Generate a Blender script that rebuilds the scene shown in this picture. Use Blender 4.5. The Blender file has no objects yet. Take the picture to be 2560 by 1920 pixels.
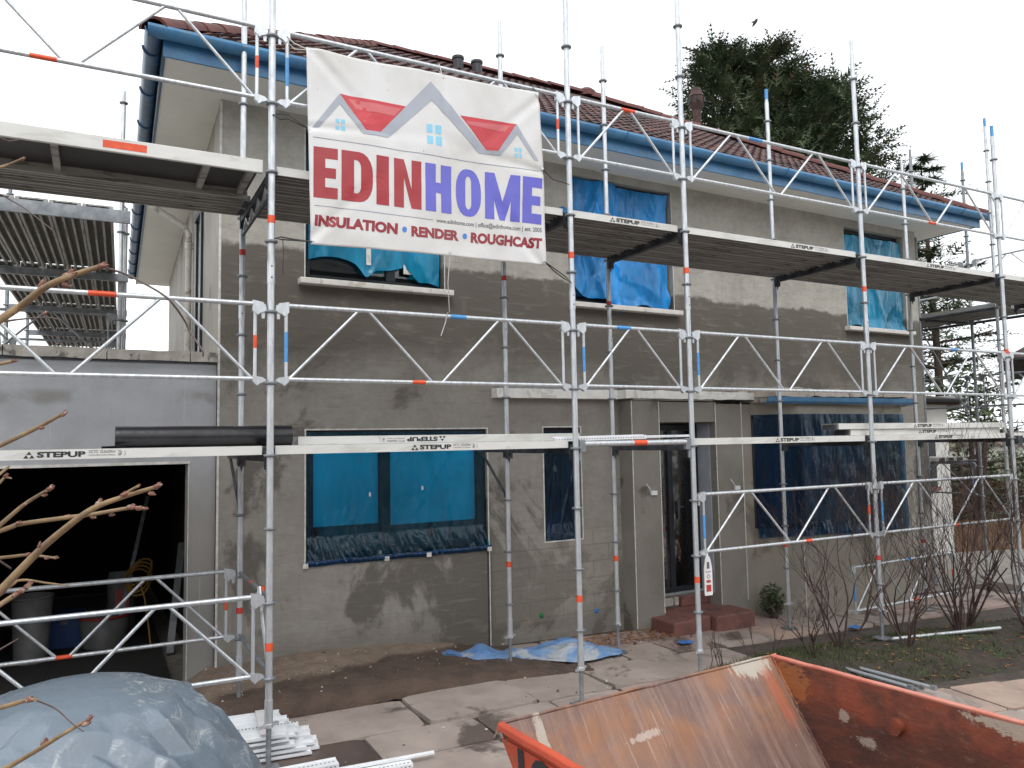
import bpy, bmesh, math, random
from mathutils import Vector, Matrix, noise
rnd = random.Random(7)
sc = bpy.context.scene
col = sc.collection
PI = math.pi

# ------------------------------------------------------------------ camera
F_PX, YAW, PITCH, ROLL = 1936.0, 0.490511, 0.074790, -0.0179167
CAM = Vector((-1.0468, -5.5227, 2.1613))
_f = Vector((math.sin(YAW)*math.cos(PITCH), math.cos(YAW)*math.cos(PITCH), math.sin(PITCH)))
_r0 = Vector((math.cos(YAW), -math.sin(YAW), 0)); _u0 = _r0.cross(_f)
_r = _r0*math.cos(ROLL)+_u0*math.sin(ROLL); _u = -_r0*math.sin(ROLL)+_u0*math.cos(ROLL)
cam = bpy.data.cameras.new('camera'); cam.sensor_width = 36.0; cam.lens = F_PX/2560*36
cam.clip_start = 0.05; cam.clip_end = 3000
camo = bpy.data.objects.new('camera', cam); col.objects.link(camo)
m3 = Matrix((_r, _u, -_f)).transposed()
camo.matrix_world = Matrix.Translation(CAM) @ m3.to_4x4()
sc.camera = camo

# ------------------------------------------------------------------ world, sun, exposure
SUN_EL, SUN_AZ = math.radians(52), math.radians(200)
w = bpy.data.worlds.new('World'); sc.world = w; w.use_nodes = True
nt = w.node_tree; nt.nodes.clear()
sky = nt.nodes.new('ShaderNodeTexSky'); sky.sky_type = 'NISHITA'; sky.sun_disc = False
sky.sun_elevation = SUN_EL; sky.sun_rotation = SUN_AZ; sky.air_density = 1.0; sky.dust_density = 4.0; sky.ozone_density = 1.0
hs = nt.nodes.new('ShaderNodeHueSaturation'); hs.inputs['Saturation'].default_value = 0.15
mx = nt.nodes.new('ShaderNodeMix'); mx.data_type = 'RGBA'; mx.inputs[0].default_value = 0.8
mx.inputs[7].default_value = (10.6, 10.9, 11.3, 1)
bg = nt.nodes.new('ShaderNodeBackground'); bg.inputs['Strength'].default_value = 0.1
wo = nt.nodes.new('ShaderNodeOutputWorld')
nt.links.new(sky.outputs[0], hs.inputs['Color']); nt.links.new(hs.outputs[0], mx.inputs[6])
nt.links.new(mx.outputs[2], bg.inputs['Color']); nt.links.new(bg.outputs[0], wo.inputs[0])
sun = bpy.data.lights.new('sun', 'SUN'); sun.energy = 0.7; sun.angle = math.radians(25); sun.color = (1, .97, .93)
suno = bpy.data.objects.new('sun', sun); col.objects.link(suno)
sd = Vector((math.sin(SUN_AZ)*math.cos(SUN_EL), math.cos(SUN_AZ)*math.cos(SUN_EL), math.sin(SUN_EL)))
suno.rotation_euler = sd.to_track_quat('Z', 'Y').to_euler()
sc.view_settings.view_transform = 'Standard'; sc.view_settings.look = 'None'
sc.view_settings.exposure = 0.70; sc.view_settings.gamma = 1.0; sc.view_settings.use_curve_mapping = False

# ------------------------------------------------------------------ pixel helpers (photo 2560x1920)
def ray(x, y): return _f+_r*((x-1280)/F_PX)+_u*((960-y)/F_PX)
def onp(x, y, ax, val):
    d = ray(x, y); return CAM+d*((val-CAM[ax])/d[ax])
def atd(x, y, dep): return CAM+ray(x, y)*dep
TH = math.radians(1.5)
H0 = Vector((-0.08, 2.05, 0)); E1 = Vector((math.cos(TH), math.sin(TH), 0)); E2 = Vector((-math.sin(TH), math.cos(TH), 0))
def h2w(u, v, z): return H0+E1*u+E2*v+Vector((0, 0, z))
def gz(x, y=0): return -0.03*min(8, max(0, x-2.6))

# ------------------------------------------------------------------ materials
def newmat(name):
    m = bpy.data.materials.new(name); m.use_nodes = True
    n = m.node_tree; b = n.nodes['Principled BSDF']; return m, n, b
def L(n, a, b): n.links.new(a, b)
def node(n, t, **k):
    q = n.nodes.new(t)
    for a, v in k.items(): setattr(q, a, v)
    return q
def math_(n, op, a, b=None, c=None):
    q = node(n, 'ShaderNodeMath', operation=op)
    for i, s in enumerate((a, b, c)):
        if s is None: continue
        if isinstance(s, (int, float)): q.inputs[i].default_value = s
        else: L(n, s, q.inputs[i])
    return q.outputs[0]
def mixc(n, fac, a, b, mode='MIX'):
    q = node(n, 'ShaderNodeMix', data_type='RGBA', blend_type=mode)
    for i, s in ((0, fac), (6, a), (7, b)):
        if isinstance(s, (int, float)): q.inputs[i].default_value = s
        elif isinstance(s, tuple): q.inputs[i].default_value = (*s[:3], 1)
        else: L(n, s, q.inputs[i])
    return q.outputs[2]
def noise_(n, scale, detail=4, rough=.55, vec=None, dist=0):
    q = node(n, 'ShaderNodeTexNoise'); q.inputs['Scale'].default_value = scale; q.inputs['Detail'].default_value = detail
    q.inputs['Roughness'].default_value = rough; q.inputs['Distortion'].default_value = dist
    if vec is not None: L(n, vec, q.inputs['Vector'])
    return q.outputs[0]
def ramp(n, fac, p0, p1):
    q = node(n, 'ShaderNodeMapRange', interpolation_type='SMOOTHSTEP'); L(n, fac, q.inputs[0])
    q.inputs[1].default_value = p0; q.inputs[2].default_value = p1; return q.outputs[0]
def coords(n, scale=None, gen='Object'):
    t = node(n, 'ShaderNodeTexCoord'); o = t.outputs[gen]
    if scale:
        mp = node(n, 'ShaderNodeMapping'); mp.inputs['Scale'].default_value = scale; L(n, o, mp.inputs[0]); o = mp.outputs[0]
    return o
def bump(n, b, h, dist=.01, strength=.5):
    q = node(n, 'ShaderNodeBump'); q.inputs['Strength'].default_value = strength; q.inputs['Distance'].default_value = dist
    L(n, h, q.inputs['Height']); L(n, q.outputs[0], b.inputs['Normal'])
def pm(name, c1, c2=None, rough=.6, metal=0, scale=6, lo=.35, hi=.65, bmp=0, bscale=40, stretch=None, c3=None, s3=2, spec=.5, rvar=0):
    """procedural: two colours mixed by noise, optional third stain colour, optional bump"""
    m, n, b = newmat(name); v = coords(n, stretch)
    c2 = c2 or tuple(x*.8 for x in c1)
    f = ramp(n, noise_(n, scale, 6, .6, v), lo, hi)
    o = mixc(n, f, c1, c2)
    if c3: o = mixc(n, ramp(n, noise_(n, s3, 5, .65, v, .6), .54, .64), o, c3)
    L(n, o, b.inputs['Base Color']); b.inputs['Roughness'].default_value = rough; b.inputs['Metallic'].default_value = metal
    b.inputs['Specular IOR Level'].default_value = spec
    if rvar: L(n, math_(n, 'ADD', math_(n, 'MULTIPLY', f, rvar), rough), b.inputs['Roughness'])
    if bmp: bump(n, b, noise_(n, bscale, 5, .6, v), bmp, .6)
    return m
M = {}
M['galv'] = pm('galvanised', (.66, .69, .72), (.50, .53, .56), rough=.36, metal=.7, scale=9, stretch=(4, 4, 1), bmp=.002, bscale=60, rvar=.15, c3=(.60, .60, .57), s3=14)
M['galv_dull'] = pm('galvanised_dull', (.33, .35, .37), (.22, .24, .26), rough=.5, metal=.6, scale=11, bmp=.002, bscale=50)
M['dark_steel'] = pm('dark_steel', (.085, .09, .1), (.04, .043, .05), rough=.55, metal=.4, scale=10)
M['plank'] = pm('plank_paint', (.66, .66, .635), (.60, .60, .57), rough=.45, metal=.05, scale=3, stretch=(1, 4, 4), c3=(.54, .535, .50), s3=3)
M['plank_steel'] = pm('plank_steel', (.40, .39, .375), (.31, .30, .285), rough=.55, metal=.35, scale=3, stretch=(.6, 5, 5), c3=(.15, .14, .125), s3=4)
M['plank_groove_shade'] = pm('deck_groove_shade', (.15, .145, .14), (.11, .107, .103), rough=.7, metal=.2, scale=4, stretch=(.6, 5, 5))  # shade inside the plank underside grooves, painted as a darker groove-floor colour
M['ply_dark'] = pm('dark_plywood', (.03, .026, .026), (.018, .016, .017), rough=.5, scale=5)
M['orange'] = pm('orange_tape', (.78, .10, .03), (.62, .075, .03), rough=.5, scale=30)
M['red_tape'] = pm('red_tape', (.60, .05, .04), (.45, .04, .035), rough=.5, scale=30)
M['blue_paint'] = pm('blue_spray', (.06, .26, .62), (.10, .34, .66), rough=.5, scale=30)
M['ink'] = pm('black_print', (.025, .025, .03), rough=.6)
M['ink_grey'] = pm('grey_print', (.12, .12, .13), rough=.6)
M['soffit'] = pm('soffit_render', (.82, .81, .76), (.77, .76, .71), rough=.85, scale=2, bmp=.004, bscale=30)
M['blue_gutter'] = pm('blue_gutter', (.075, .235, .43), (.052, .17, .33), rough=.32, scale=4, c3=(.10, .20, .29), s3=6)
M['gutter_old'] = pm('old_blue_gutter', (.045, .12, .22), (.025, .06, .12), rough=.3, scale=5, c3=(.09, .13, .16), s3=5)
M['white_sill'] = pm('white_sill', (.76, .74, .69), (.68, .66, .61), rough=.6, scale=8, c3=(.55, .52, .47), s3=7, bmp=.003, bscale=25)
M['white_paint'] = pm('white_paint', (.88, .87, .83), (.80, .79, .75), rough=.6, scale=7, c3=(.66, .64, .59), s3=5, bmp=.003, bscale=25)
M['bead'] = pm('white_bead', (.74, .73, .69), (.55, .53, .49), rough=.6, scale=14)
M['frame'] = pm('window_frame_anthracite', (.012, .016, .022), (.02, .025, .03), rough=.35, scale=5)
M['frame_white'] = pm('white_frame', (.42, .45, .50), (.34, .37, .42), rough=.4, scale=5)
M['blind'] = pm('white_blind', (.88, .89, .89), (.80, .82, .82), rough=.8, scale=2)
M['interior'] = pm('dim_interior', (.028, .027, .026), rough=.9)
M['black'] = pm('black_plastic', (.012, .012, .015), (.02, .02, .024), rough=.28, scale=5, bmp=.01, bscale=7)
M['ridge'] = pm('ridge_tile', (.135, .043, .035), (.085, .03, .027), rough=.8, scale=3, c3=(.07, .05, .04), s3=4, bmp=.006, bscale=30)
M['tile'] = pm('roof_tile', (.088, .037, .031), (.052, .025, .023), rough=.75, scale=2.5, c3=(.03, .02, .018), s3=5, bmp=.004, bscale=30)
M['tile_dark'] = pm('roof_tile_dark', (.046, .024, .021), (.028, .017, .016), rough=.8, scale=2.5, bmp=.004, bscale=30)
M['tile_b'] = pm('roof_tile_worn', (.125, .05, .04), (.075, .034, .03), rough=.75, scale=3, bmp=.004, bscale=30)
M['terracotta'] = pm('terracotta_pot', (.085, .042, .034), (.05, .032, .028), rough=.85, scale=8, bmp=.01, bscale=15)
M['coping'] = pm('coping_stone', (.50, .47, .42), (.36, .34, .30), rough=.9, scale=8, c3=(.17, .16, .145), s3=6, bmp=.012, bscale=12)
M['white_stone'] = pm('white_stone', (.66, .60, .53), (.52, .45, .39), rough=.9, scale=5, c3=(.36, .31, .27), s3=6, bmp=.012, bscale=14)
M['sandstone'] = pm('red_sandstone_step', (.20, .085, .07), (.135, .06, .052), rough=.75, scale=5, c3=(.09, .05, .045), s3=3, bmp=.006, bscale=25)
M['slab'] = pm('paving_slab', (.37, .31, .275), (.29, .24, .21), rough=.72, scale=2.2, c3=(.105, .078, .065), s3=1.0, bmp=.010, bscale=55)
M['slab_pink'] = pm('paving_slab_pink', (.37, .275, .245), (.30, .22, .195), rough=.72, scale=3, c3=(.12, .088, .074), s3=1.2, bmp=.010, bscale=55)
M['slab_warm'] = pm('paving_slab_warm', (.40, .295, .235), (.33, .245, .20), rough=.8, scale=4, c3=(.27, .20, .165), s3=2, bmp=.004, bscale=50)
M['slab_wet'] = pm('paving_slab_wet', (.12, .085, .07), (.075, .055, .047), rough=.45, scale=2, bmp=.003, bscale=40)
M['joint'] = pm('joint_soil', (.085, .066, .052), (.05, .04, .033), rough=.95, scale=8, bmp=.02, bscale=30)
M['gravel'] = pm('gravel', (.27, .25, .22), (.20, .185, .165), rough=.95, scale=9, bmp=.02, bscale=40)
M['tarmac'] = pm('tarmac', (.075, .075, .078), (.055, .055, .058), rough=.9, scale=3)
M['earth'] = pm('earth_and_sand', (.25, .185, .14), (.085, .058, .045), rough=.9, scale=1.6, lo=.42, hi=.58, c3=(.06, .042, .034), s3=2, bmp=.02, bscale=30)
M['soil'] = pm('bed_soil', (.055, .043, .03), (.03, .024, .018), rough=1, scale=6, c3=(.035, .05, .018), s3=3, bmp=.04, bscale=25)
M['grass'] = pm('grass', (.038, .066, .016), (.07, .078, .028), rough=.8, scale=3)
M['land'] = pm('land', (.07, .075, .03), (.10, .075, .045), rough=1, scale=.05)
M['bark'] = pm('shrub_bark', (.070, .040, .035), (.042, .025, .023), rough=.85, scale=20, c3=(.12, .095, .08), s3=9, bmp=.003, bscale=60)
M['twig'] = pm('twig_bark', (.29, .195, .095), (.20, .135, .08), rough=.7, scale=40, c3=(.20, .15, .12), s3=60, bmp=.002, bscale=150)
M['bud'] = pm('bud', (.26, .115, .075), (.15, .06, .045), rough=.7, scale=120, c3=(.42, .36, .32), s3=140, bmp=.003, bscale=200)
M['tendril'] = pm('tendril', (.13, .09, .08), (.09, .06, .055), rough=.7, scale=40)
M['trunk'] = pm('conifer_trunk', (.06, .042, .03), rough=.95)
M['needles'] = pm('conifer_needles', (.058, .086, .044), (.095, .125, .062), rough=.7, scale=.8, c3=(.12, .105, .06), s3=.9)
M['leaf'] = pm('laurel_leaf', (.045, .075, .03), (.075, .095, .035), rough=.5, scale=2)
M['hedge'] = pm('beech_hedge', (.14, .065, .035), (.10, .07, .035), rough=.9, scale=1.5)
M['white_wall'] = pm('white_painted_wall', (.62, .61, .58), (.52, .51, .48), rough=.85, scale=2, bmp=.003, bscale=30)
M['grey_wall'] = pm('far_wall', (.45, .43, .40), rough=.9)
M['far_roof'] = pm('far_roof', (.16, .10, .085), (.11, .085, .08), rough=.9, scale=1)
M['brown_roof'] = pm('neighbour_roof', (.06, .038, .03), (.04, .028, .024), rough=.9, scale=2)
M['fence'] = pm('fence_timber', (.17, .10, .055), (.12, .07, .042), rough=.85, scale=4)
M['pvc'] = pm('white_pvc', (.78, .80, .82), (.70, .72, .74), rough=.45, scale=6)
M['hole'] = pm('bead_hole', (.22, .23, .24), rough=.7)
M['pipe'] = pm('downpipe', (.60, .58, .53), (.50, .48, .43), rough=.45, scale=5, c3=(.30, .28, .24), s3=6)
M['rope'] = pm('white_cord', (.62, .60, .56), rough=.8)
M['tie'] = pm('black_tie', (.02, .02, .022), rough=.5)
M['bw'] = pm('bucket_white', (.20, .20, .20), (.15, .15, .15), rough=.5)
M['bblue'] = pm('bucket_blue', (.03, .08, .25), rough=.5)
M['bred'] = pm('tub_red', (.45, .05, .03), rough=.5)
M['yellow'] = pm('yellow_hose', (.33, .18, .03), rough=.5)
M['bin'] = pm('wheelie_bin', (.03, .03, .035), rough=.5)
M['brick'] = pm('red_brick', (.30, .09, .06), (.22, .07, .05), rough=.85, scale=12, bmp=.01, bscale=30)
M['tarp_blue'] = pm('blue_tarpaulin', (.09, .21, .44), (.17, .28, .45), rough=.5, scale=4, c3=(.36, .38, .40), s3=2.2)
M['tarp_back'] = pm('tarp_underside', (.33, .31, .29), (.20, .20, .2), rough=.7, scale=5)
M['tag_white'] = pm('tag_plastic', (.78, .76, .76), rough=.4)
M['leafbrown'] = pm('dead_leaf', (.30, .14, .05), (.16, .07, .03), rough=.9, scale=9)
M['foam'] = pm('blue_foam', (.05, .20, .55), rough=.7)
M['pvcfilm_green'] = pm('green_plug', (.02, .17, .05), rough=.6)
M['bird'] = pm('bird', (.02, .02, .022), rough=.8)
M['glassy'] = None

def mat_render():
    """fresh grey-brown base coat; light older coat above, damp blotches, boards showing through"""
    m, n, b = newmat('base_coat_render'); v = coords(n)
    s = node(n, 'ShaderNodeSeparateXYZ'); L(n, v, s.inputs[0]); X, Y, Z = s.outputs
    n1 = noise_(n, 1.3, 8, .7, v); n2 = noise_(n, .62, 7, .66, v, .5); n3 = noise_(n, 14, 6, .7, v); n4 = noise_(n, 3.2, 6, .65, v)
    tw_ = node(n, 'ShaderNodeMapping'); tw_.inputs['Rotation'].default_value = (0, .35, 0); tw_.inputs['Scale'].default_value = (1.2, 1, 7); L(n, v, tw_.inputs[0])
    trowel = noise_(n, 2.4, 6, .62, tw_.outputs[0], .5)
    dr_ = node(n, 'ShaderNodeMapping'); dr_.inputs['Scale'].default_value = (7, 1, .35); L(n, v, dr_.inputs[0]); drip = noise_(n, 1.6, 4, .6, dr_.outputs[0])
    light = mixc(n, ramp(n, n4, .35, .65), (.47, .45, .405), (.40, .382, .34))
    mid = mixc(n, ramp(n, n4, .3, .7), (.345, .325, .292), (.29, .272, .242))
    zz = math_(n, 'ADD', math_(n, 'ADD', Z, math_(n, 'MULTIPLY', n1, .42)), math_(n, 'MULTIPLY', X, .012))
    f_up = ramp(n, zz, 4.27, 4.33)
    c = mixc(n, f_up, mid, light)
    # fresh dark band under the ragged seam, fading out downwards
    band = math_(n, 'MULTIPLY', ramp(n, math_(n, 'ADD', zz, math_(n, 'MULTIPLY', n2, 1.5)), 3.55, 4.25), math_(n, 'SUBTRACT', 1.0, f_up))
    c = mixc(n, math_(n, 'MULTIPLY', band, .95), c, (.130, .117, .10))
    # damp blotches with drying edges, mostly on the lower storey
    low = math_(n, 'SUBTRACT', 1.0, ramp(n, Z, 2.4, 4.0))
    d = math_(n, 'MULTIPLY', ramp(n, math_(n, 'ADD', n2, math_(n, 'MULTIPLY', math_(n, 'SUBTRACT', n4, .5), .12)), .50, .56), math_(n, 'ADD', math_(n, 'MULTIPLY', low, .72), .10))
    c = mixc(n, d, c, (.116, .105, .091))
    foot = math_(n, 'MULTIPLY', math_(n, 'SUBTRACT', 1.0, ramp(n, math_(n, 'ADD', Z, math_(n, 'MULTIPLY', n1, -.5)), -.12, .22)), .5)
    c = mixc(n, foot, c, (.14, .122, .10))
    c = mixc(n, math_(n, 'MULTIPLY', ramp(n, noise_(n, 1.9, 8, .72, v), .55, .70), .32), c, (.40, .375, .325))
    c = mixc(n, math_(n, 'MULTIPLY', ramp(n, trowel, .52, .70), .22), c, (.40, .375, .33)); c = mixc(n, math_(n, 'MULTIPLY', ramp(n, trowel, .46, .30), .22), c, (.15, .135, .112))
    c = mixc(n, math_(n, 'MULTIPLY', ramp(n, drip, .60, .70), .16), c, (.14, .125, .105))
    # boards under the coat right of the joint
    br = node(n, 'ShaderNodeTexBrick'); mp = node(n, 'ShaderNodeMapping'); mp.inputs['Rotation'].default_value = (PI/2, 0, 0)
    L(n, v, mp.inputs[0]); L(n, mp.outputs[0], br.inputs['Vector'])
    br.inputs['Scale'].default_value = 1; br.inputs['Brick Width'].default_value = .44; br.inputs['Row Height'].default_value = .19
    br.inputs['Mortar Size'].default_value = .012; br.inputs['Mortar Smooth'].default_value = 1
    br.inputs['Color1'].default_value = (1, 1, 1, 1); br.inputs['Color2'].default_value = (.9, .9, .9, 1); br.inputs['Mortar'].default_value = (.60, .60, .60, 1)
    mask = math_(n, 'MULTIPLY', math_(n, 'MULTIPLY', ramp(n, X, 2.82, 2.86), math_(n, 'SUBTRACT', 1., ramp(n, X, 5.0, 5.1))),
                 math_(n, 'MULTIPLY', ramp(n, Z, .12, .2), math_(n, 'SUBTRACT', 1., ramp(n, Z, 1.0, 1.25))))
    tin = mixc(n, mask, (1, 1, 1), br.outputs[0]); c = mixc(n, 1.0, c, tin, 'MULTIPLY')
    c = mixc(n, math_(n, 'MULTIPLY', mask, .30), c, (.34, .315, .265))
    c = mixc(n, math_(n, 'MULTIPLY', ramp(n, n3, .3, .8), .22), c, (.10, .085, .07))
    L(n, c, b.inputs['Base Color']); b.inputs['Roughness'].default_value = .88; b.inputs['Specular IOR Level'].default_value = .3
    bump(n, b, math_(n, 'ADD', math_(n, 'MULTIPLY', trowel, .8), math_(n, 'MULTIPLY', n3, .35)), .014, .6)
    return m
M['render'] = mat_render()
def mat_garage():
    m, n, b = newmat('garage_render'); v = coords(n); s_ = node(n, 'ShaderNodeSeparateXYZ'); L(n, v, s_.inputs[0]); Z = s_.outputs[2]
    n4 = noise_(n, 3, 6, .65, v); n2 = noise_(n, 1.1, 7, .68, v, .4)
    c = mixc(n, ramp(n, n4, .3, .7), (.47, .485, .51), (.40, .41, .425))
    lo = math_(n, 'SUBTRACT', 1.0, ramp(n, math_(n, 'ADD', Z, math_(n, 'MULTIPLY', n2, .9)), 1.7, 2.9)); c = mixc(n, math_(n, 'MULTIPLY', lo, .75), c, (.24, .222, .19))
    bd = math_(n, 'MULTIPLY', math_(n, 'SUBTRACT', 1.0, ramp(n, math_(n, 'ABSOLUTE', math_(n, 'SUBTRACT', math_(n, 'ADD', Z, math_(n, 'MULTIPLY', n2, .12)), 2.68)), .02, .09)), ramp(n, n2, .42, .58)); c = mixc(n, math_(n, 'MULTIPLY', bd, .6), c, (.22, .20, .165))
    c = mixc(n, math_(n, 'MULTIPLY', ramp(n, n2, .54, .66), .4), c, (.30, .285, .25))
    dr_ = node(n, 'ShaderNodeMapping'); dr_.inputs['Scale'].default_value = (9, 1, .3); L(n, v, dr_.inputs[0]); c = mixc(n, math_(n, 'MULTIPLY', ramp(n, noise_(n, 2.2, 4, .6, dr_.outputs[0]), .66, .72), .35), c, (.62, .62, .62))
    L(n, c, b.inputs['Base Color']); b.inputs['Roughness'].default_value = .85; bump(n, b, noise_(n, 20, 6, .65, v), .006, .5); return m
M['garage_render'] = mat_garage()
M['side_render'] = pm('side_render', (.40, .38, .34), (.33, .31, .275), rough=.88, scale=1.5, stretch=(1, 1, .4), c3=(.22, .20, .17), s3=2, bmp=.006, bscale=25)
M['pier_render'] = pm('pier_render', (.25, .232, .203), (.205, .19, .165), rough=.88, scale=1.6, c3=(.125, .11, .092), s3=1.2, bmp=.008, bscale=20)
M['bay_render'] = pm('bay_render', (.31, .285, .24), (.265, .24, .20), rough=.88, scale=1.6, c3=(.17, .15, .122), s3=1.0, bmp=.008, bscale=20)

def mat_film(name, tint, body, opac, rough=.14, gl=1.0, wr=0.012, fold=3.0, dk=.8):
    """clinging plastic film: tinted transparency, a little body colour, sharp glints on creases"""
    m, n, b = newmat(name); out = n.nodes['Material Output']; v = coords(n)
    tr = node(n, 'ShaderNodeBsdfTransparent'); tr.inputs[0].default_value = (*tint, 1)
    nz = noise_(n, 1.6, 4, .6, coords(n, (1.6, 1.6, .5)), .6)
    L(n, mixc(n, ramp(n, nz, .25, .75), tint, tuple(x*dk for x in tint)), tr.inputs[0])
    b.inputs['Roughness'].default_value = .35; b.inputs['Specular IOR Level'].default_value = .2
    L(n, mixc(n, ramp(n, nz, .3, .7), tuple(x*.7 for x in body), tuple(x*1.25 for x in body)), b.inputs['Base Color'])
    mi = node(n, 'ShaderNodeMixShader'); L(n, math_(n, 'MULTIPLY', math_(n, 'ADD', .55, math_(n, 'MULTIPLY', nz, .9)), opac), mi.inputs[0])
    L(n, tr.outputs[0], mi.inputs[1]); L(n, b.outputs[0], mi.inputs[2])
    g = node(n, 'ShaderNodeBsdfGlossy'); g.inputs['Roughness'].default_value = rough; g.inputs[0].default_value = (.8, .93, 1, 1)
    bp = node(n, 'ShaderNodeBump'); bp.inputs['Distance'].default_value = wr; bp.inputs['Strength'].default_value = .9
    w1_ = noise_(n, fold, 3, .55, coords(n, (2.2, 2.2, .55)), 1.6); w2_ = noise_(n, fold*3.2, 3, .5, coords(n, (1, 1, 1)), 1.0)
    ridge = math_(n, 'ABSOLUTE', math_(n, 'SUBTRACT', w1_, .5))
    L(n, math_(n, 'ADD', ridge, math_(n, 'MULTIPLY', math_(n, 'ABSOLUTE', math_(n, 'SUBTRACT', w2_, .5)), .25)), bp.inputs['Height'])
    L(n, bp.outputs[0], g.inputs['Normal'])
    fr = node(n, 'ShaderNodeFresnel'); fr.inputs[0].default_value = 1.42; L(n, bp.outputs[0], fr.inputs['Normal'])
    m2 = node(n, 'ShaderNodeMixShader'); L(n, math_(n, 'MULTIPLY', fr.outputs[0], gl), m2.inputs[0])
    L(n, mi.outputs[0], m2.inputs[1]); L(n, g.outputs[0], m2.inputs[2]); L(n, m2.outputs[0], out.inputs[0])
    return m
M['film_cyan'] = mat_film('blue_film_clear', (.01, .71, 1.0), (.02, .25, .4), .02, wr=.010, gl=1.6, dk=.86)
M['film_blue'] = mat_film('blue_film_loose', (.05, .45, .92), (.015, .29, .74), .75, wr=.03)
M['film_turq'] = mat_film('blue_film_turquoise', (.01, .68, .98), (.01, .40, .70), .45, wr=.02)
M['film_navy'] = mat_film('blue_film_dark', (.04, .36, .75), (.005, .07, .17), .14, wr=.015, dk=.5)
def mat_glass():
    m, n, b = newmat('window_glass'); out = n.nodes['Material Output']
    tr = node(n, 'ShaderNodeBsdfTransparent'); tr.inputs[0].default_value = (.985, .99, .99, 1)
    g = node(n, 'ShaderNodeBsdfGlossy'); g.inputs['Roughness'].default_value = .03
    L(n, mixc(n, noise_(n, 2, 2, .5, coords(n)), (.95, .97, 1), (1, 1, 1)), g.inputs[0])
    fr = node(n, 'ShaderNodeFresnel'); fr.inputs[0].default_value = 1.5
    mi = node(n, 'ShaderNodeMixShader'); L(n, fr.outputs[0], mi.inputs[0]); L(n, tr.outputs[0], mi.inputs[1]); L(n, g.outputs[0], mi.inputs[2])
    L(n, mi.outputs[0], out.inputs[0]); return m
M['glass'] = mat_glass()
def mat_banner():
    m, n, b = newmat('banner_vinyl'); v = coords(n)
    c = mixc(n, ramp(n, noise_(n, 1.6, 5, .6, v), .35, .7), (.80, .80, .80), (.70, .69, .66))
    c = mixc(n, ramp(n, noise_(n, 30, 3, .5, v), .70, .76), c, (.52, .49, .42))
    L(n, c, b.inputs['Base Color']); b.inputs['Roughness'].default_value = .38
    t = node(n, 'ShaderNodeBsdfTranslucent'); L(n, c, t.inputs[0]); mi = node(n, 'ShaderNodeMixShader'); mi.inputs[0].default_value = .18
    L(n, b.outputs[0], mi.inputs[1]); L(n, t.outputs[0], mi.inputs[2]); L(n, mi.outputs[0], n.nodes['Material Output'].inputs[0])
    return m
M['banner'] = mat_banner()
for k, c in dict(red=(.36, .022, .03), red2=(.55, .045, .06), violet=(.125, .125, .56), greyb=(.37, .40, .46), sky=(.25, .60, .80), dot=(.06, .20, .62), line=(.24, .27, .33), maroon=(.27, .02, .03), txt=(.07, .075, .10), redl=(.60, .14, .15)).items():
    M['p_'+k] = pm('print_'+k, c, tuple(x*.9+.02 for x in c), rough=.4, scale=2)
def mat_tarp():
    m, n, b = newmat('grey_polythene'); v = coords(n)
    c = mixc(n, ramp(n, noise_(n, 1.5, 4, .6, v), .3, .7), (.150, .187, .225), (.115, .15, .185))
    dust = math_(n, 'MULTIPLY', ramp(n, noise_(n, 7, 9, .8, v, 1.2), .52, .64), ramp(n, noise_(n, 1.3, 3, .5, v), .38, .55))
    s = node(n, 'ShaderNodeNewGeometry'); sp = node(n, 'ShaderNodeSeparateXYZ'); L(n, s.outputs['Normal'], sp.inputs[0])
    c = mixc(n, math_(n, 'MULTIPLY', math_(n, 'MULTIPLY', dust, .75), ramp(n, sp.outputs[2], .3, .9)), c, (.50, .50, .46))
    L(n, c, b.inputs['Base Color']); b.inputs['Roughness'].default_value = .24; b.inputs['Specular IOR Level'].default_value = .7
    bump(n, b, noise_(n, 22, 5, .6, v, .8), .006, .5)
    return m
M['tarp'] = mat_tarp()
def mat_rust(name, base, base2, rust, rust2, scrape, stretch, amt=.5, grime=(.5, .5)):
    m, n, b = newmat(name); v = coords(n); vs = coords(n, stretch)
    c = mixc(n, ramp(n, noise_(n, 2.2, 6, .65, v), .35, .65), base, base2)
    r = mixc(n, ramp(n, noise_(n, 6, 5, .6, vs), .3, .7), rust, rust2)
    c = mixc(n, ramp(n, noise_(n, 1.6, 7, .7, v, .5), amt-.08, amt+.08), c, r)
    sc_ = ramp(n, noise_(n, 9, 6, .72, vs), .62, .72)
    c = mixc(n, math_(n, 'MULTIPLY', sc_, .7), c, scrape); fs_ = ramp(n, noise_(n, 30, 4, .7, vs), .60, .70); c = mixc(n, math_(n, 'MULTIPLY', fs_, .35), c, scrape)
    L(n, c, b.inputs['Base Color']); b.inputs['Roughness'].default_value = .6
    bump(n, b, math_(n, 'ADD', noise_(n, 12, 6, .7, v), math_(n, 'MULTIPLY', noise_(n, 12, 6, .7, vs), .8)), .006, .5)
    return m
M['skip_out'] = mat_rust('skip_orange', (.50, .075, .03), (.40, .058, .026), (.30, .05, .022), (.20, .04, .024), (.60, .20, .13), (1, 1, 5), .62)
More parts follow.
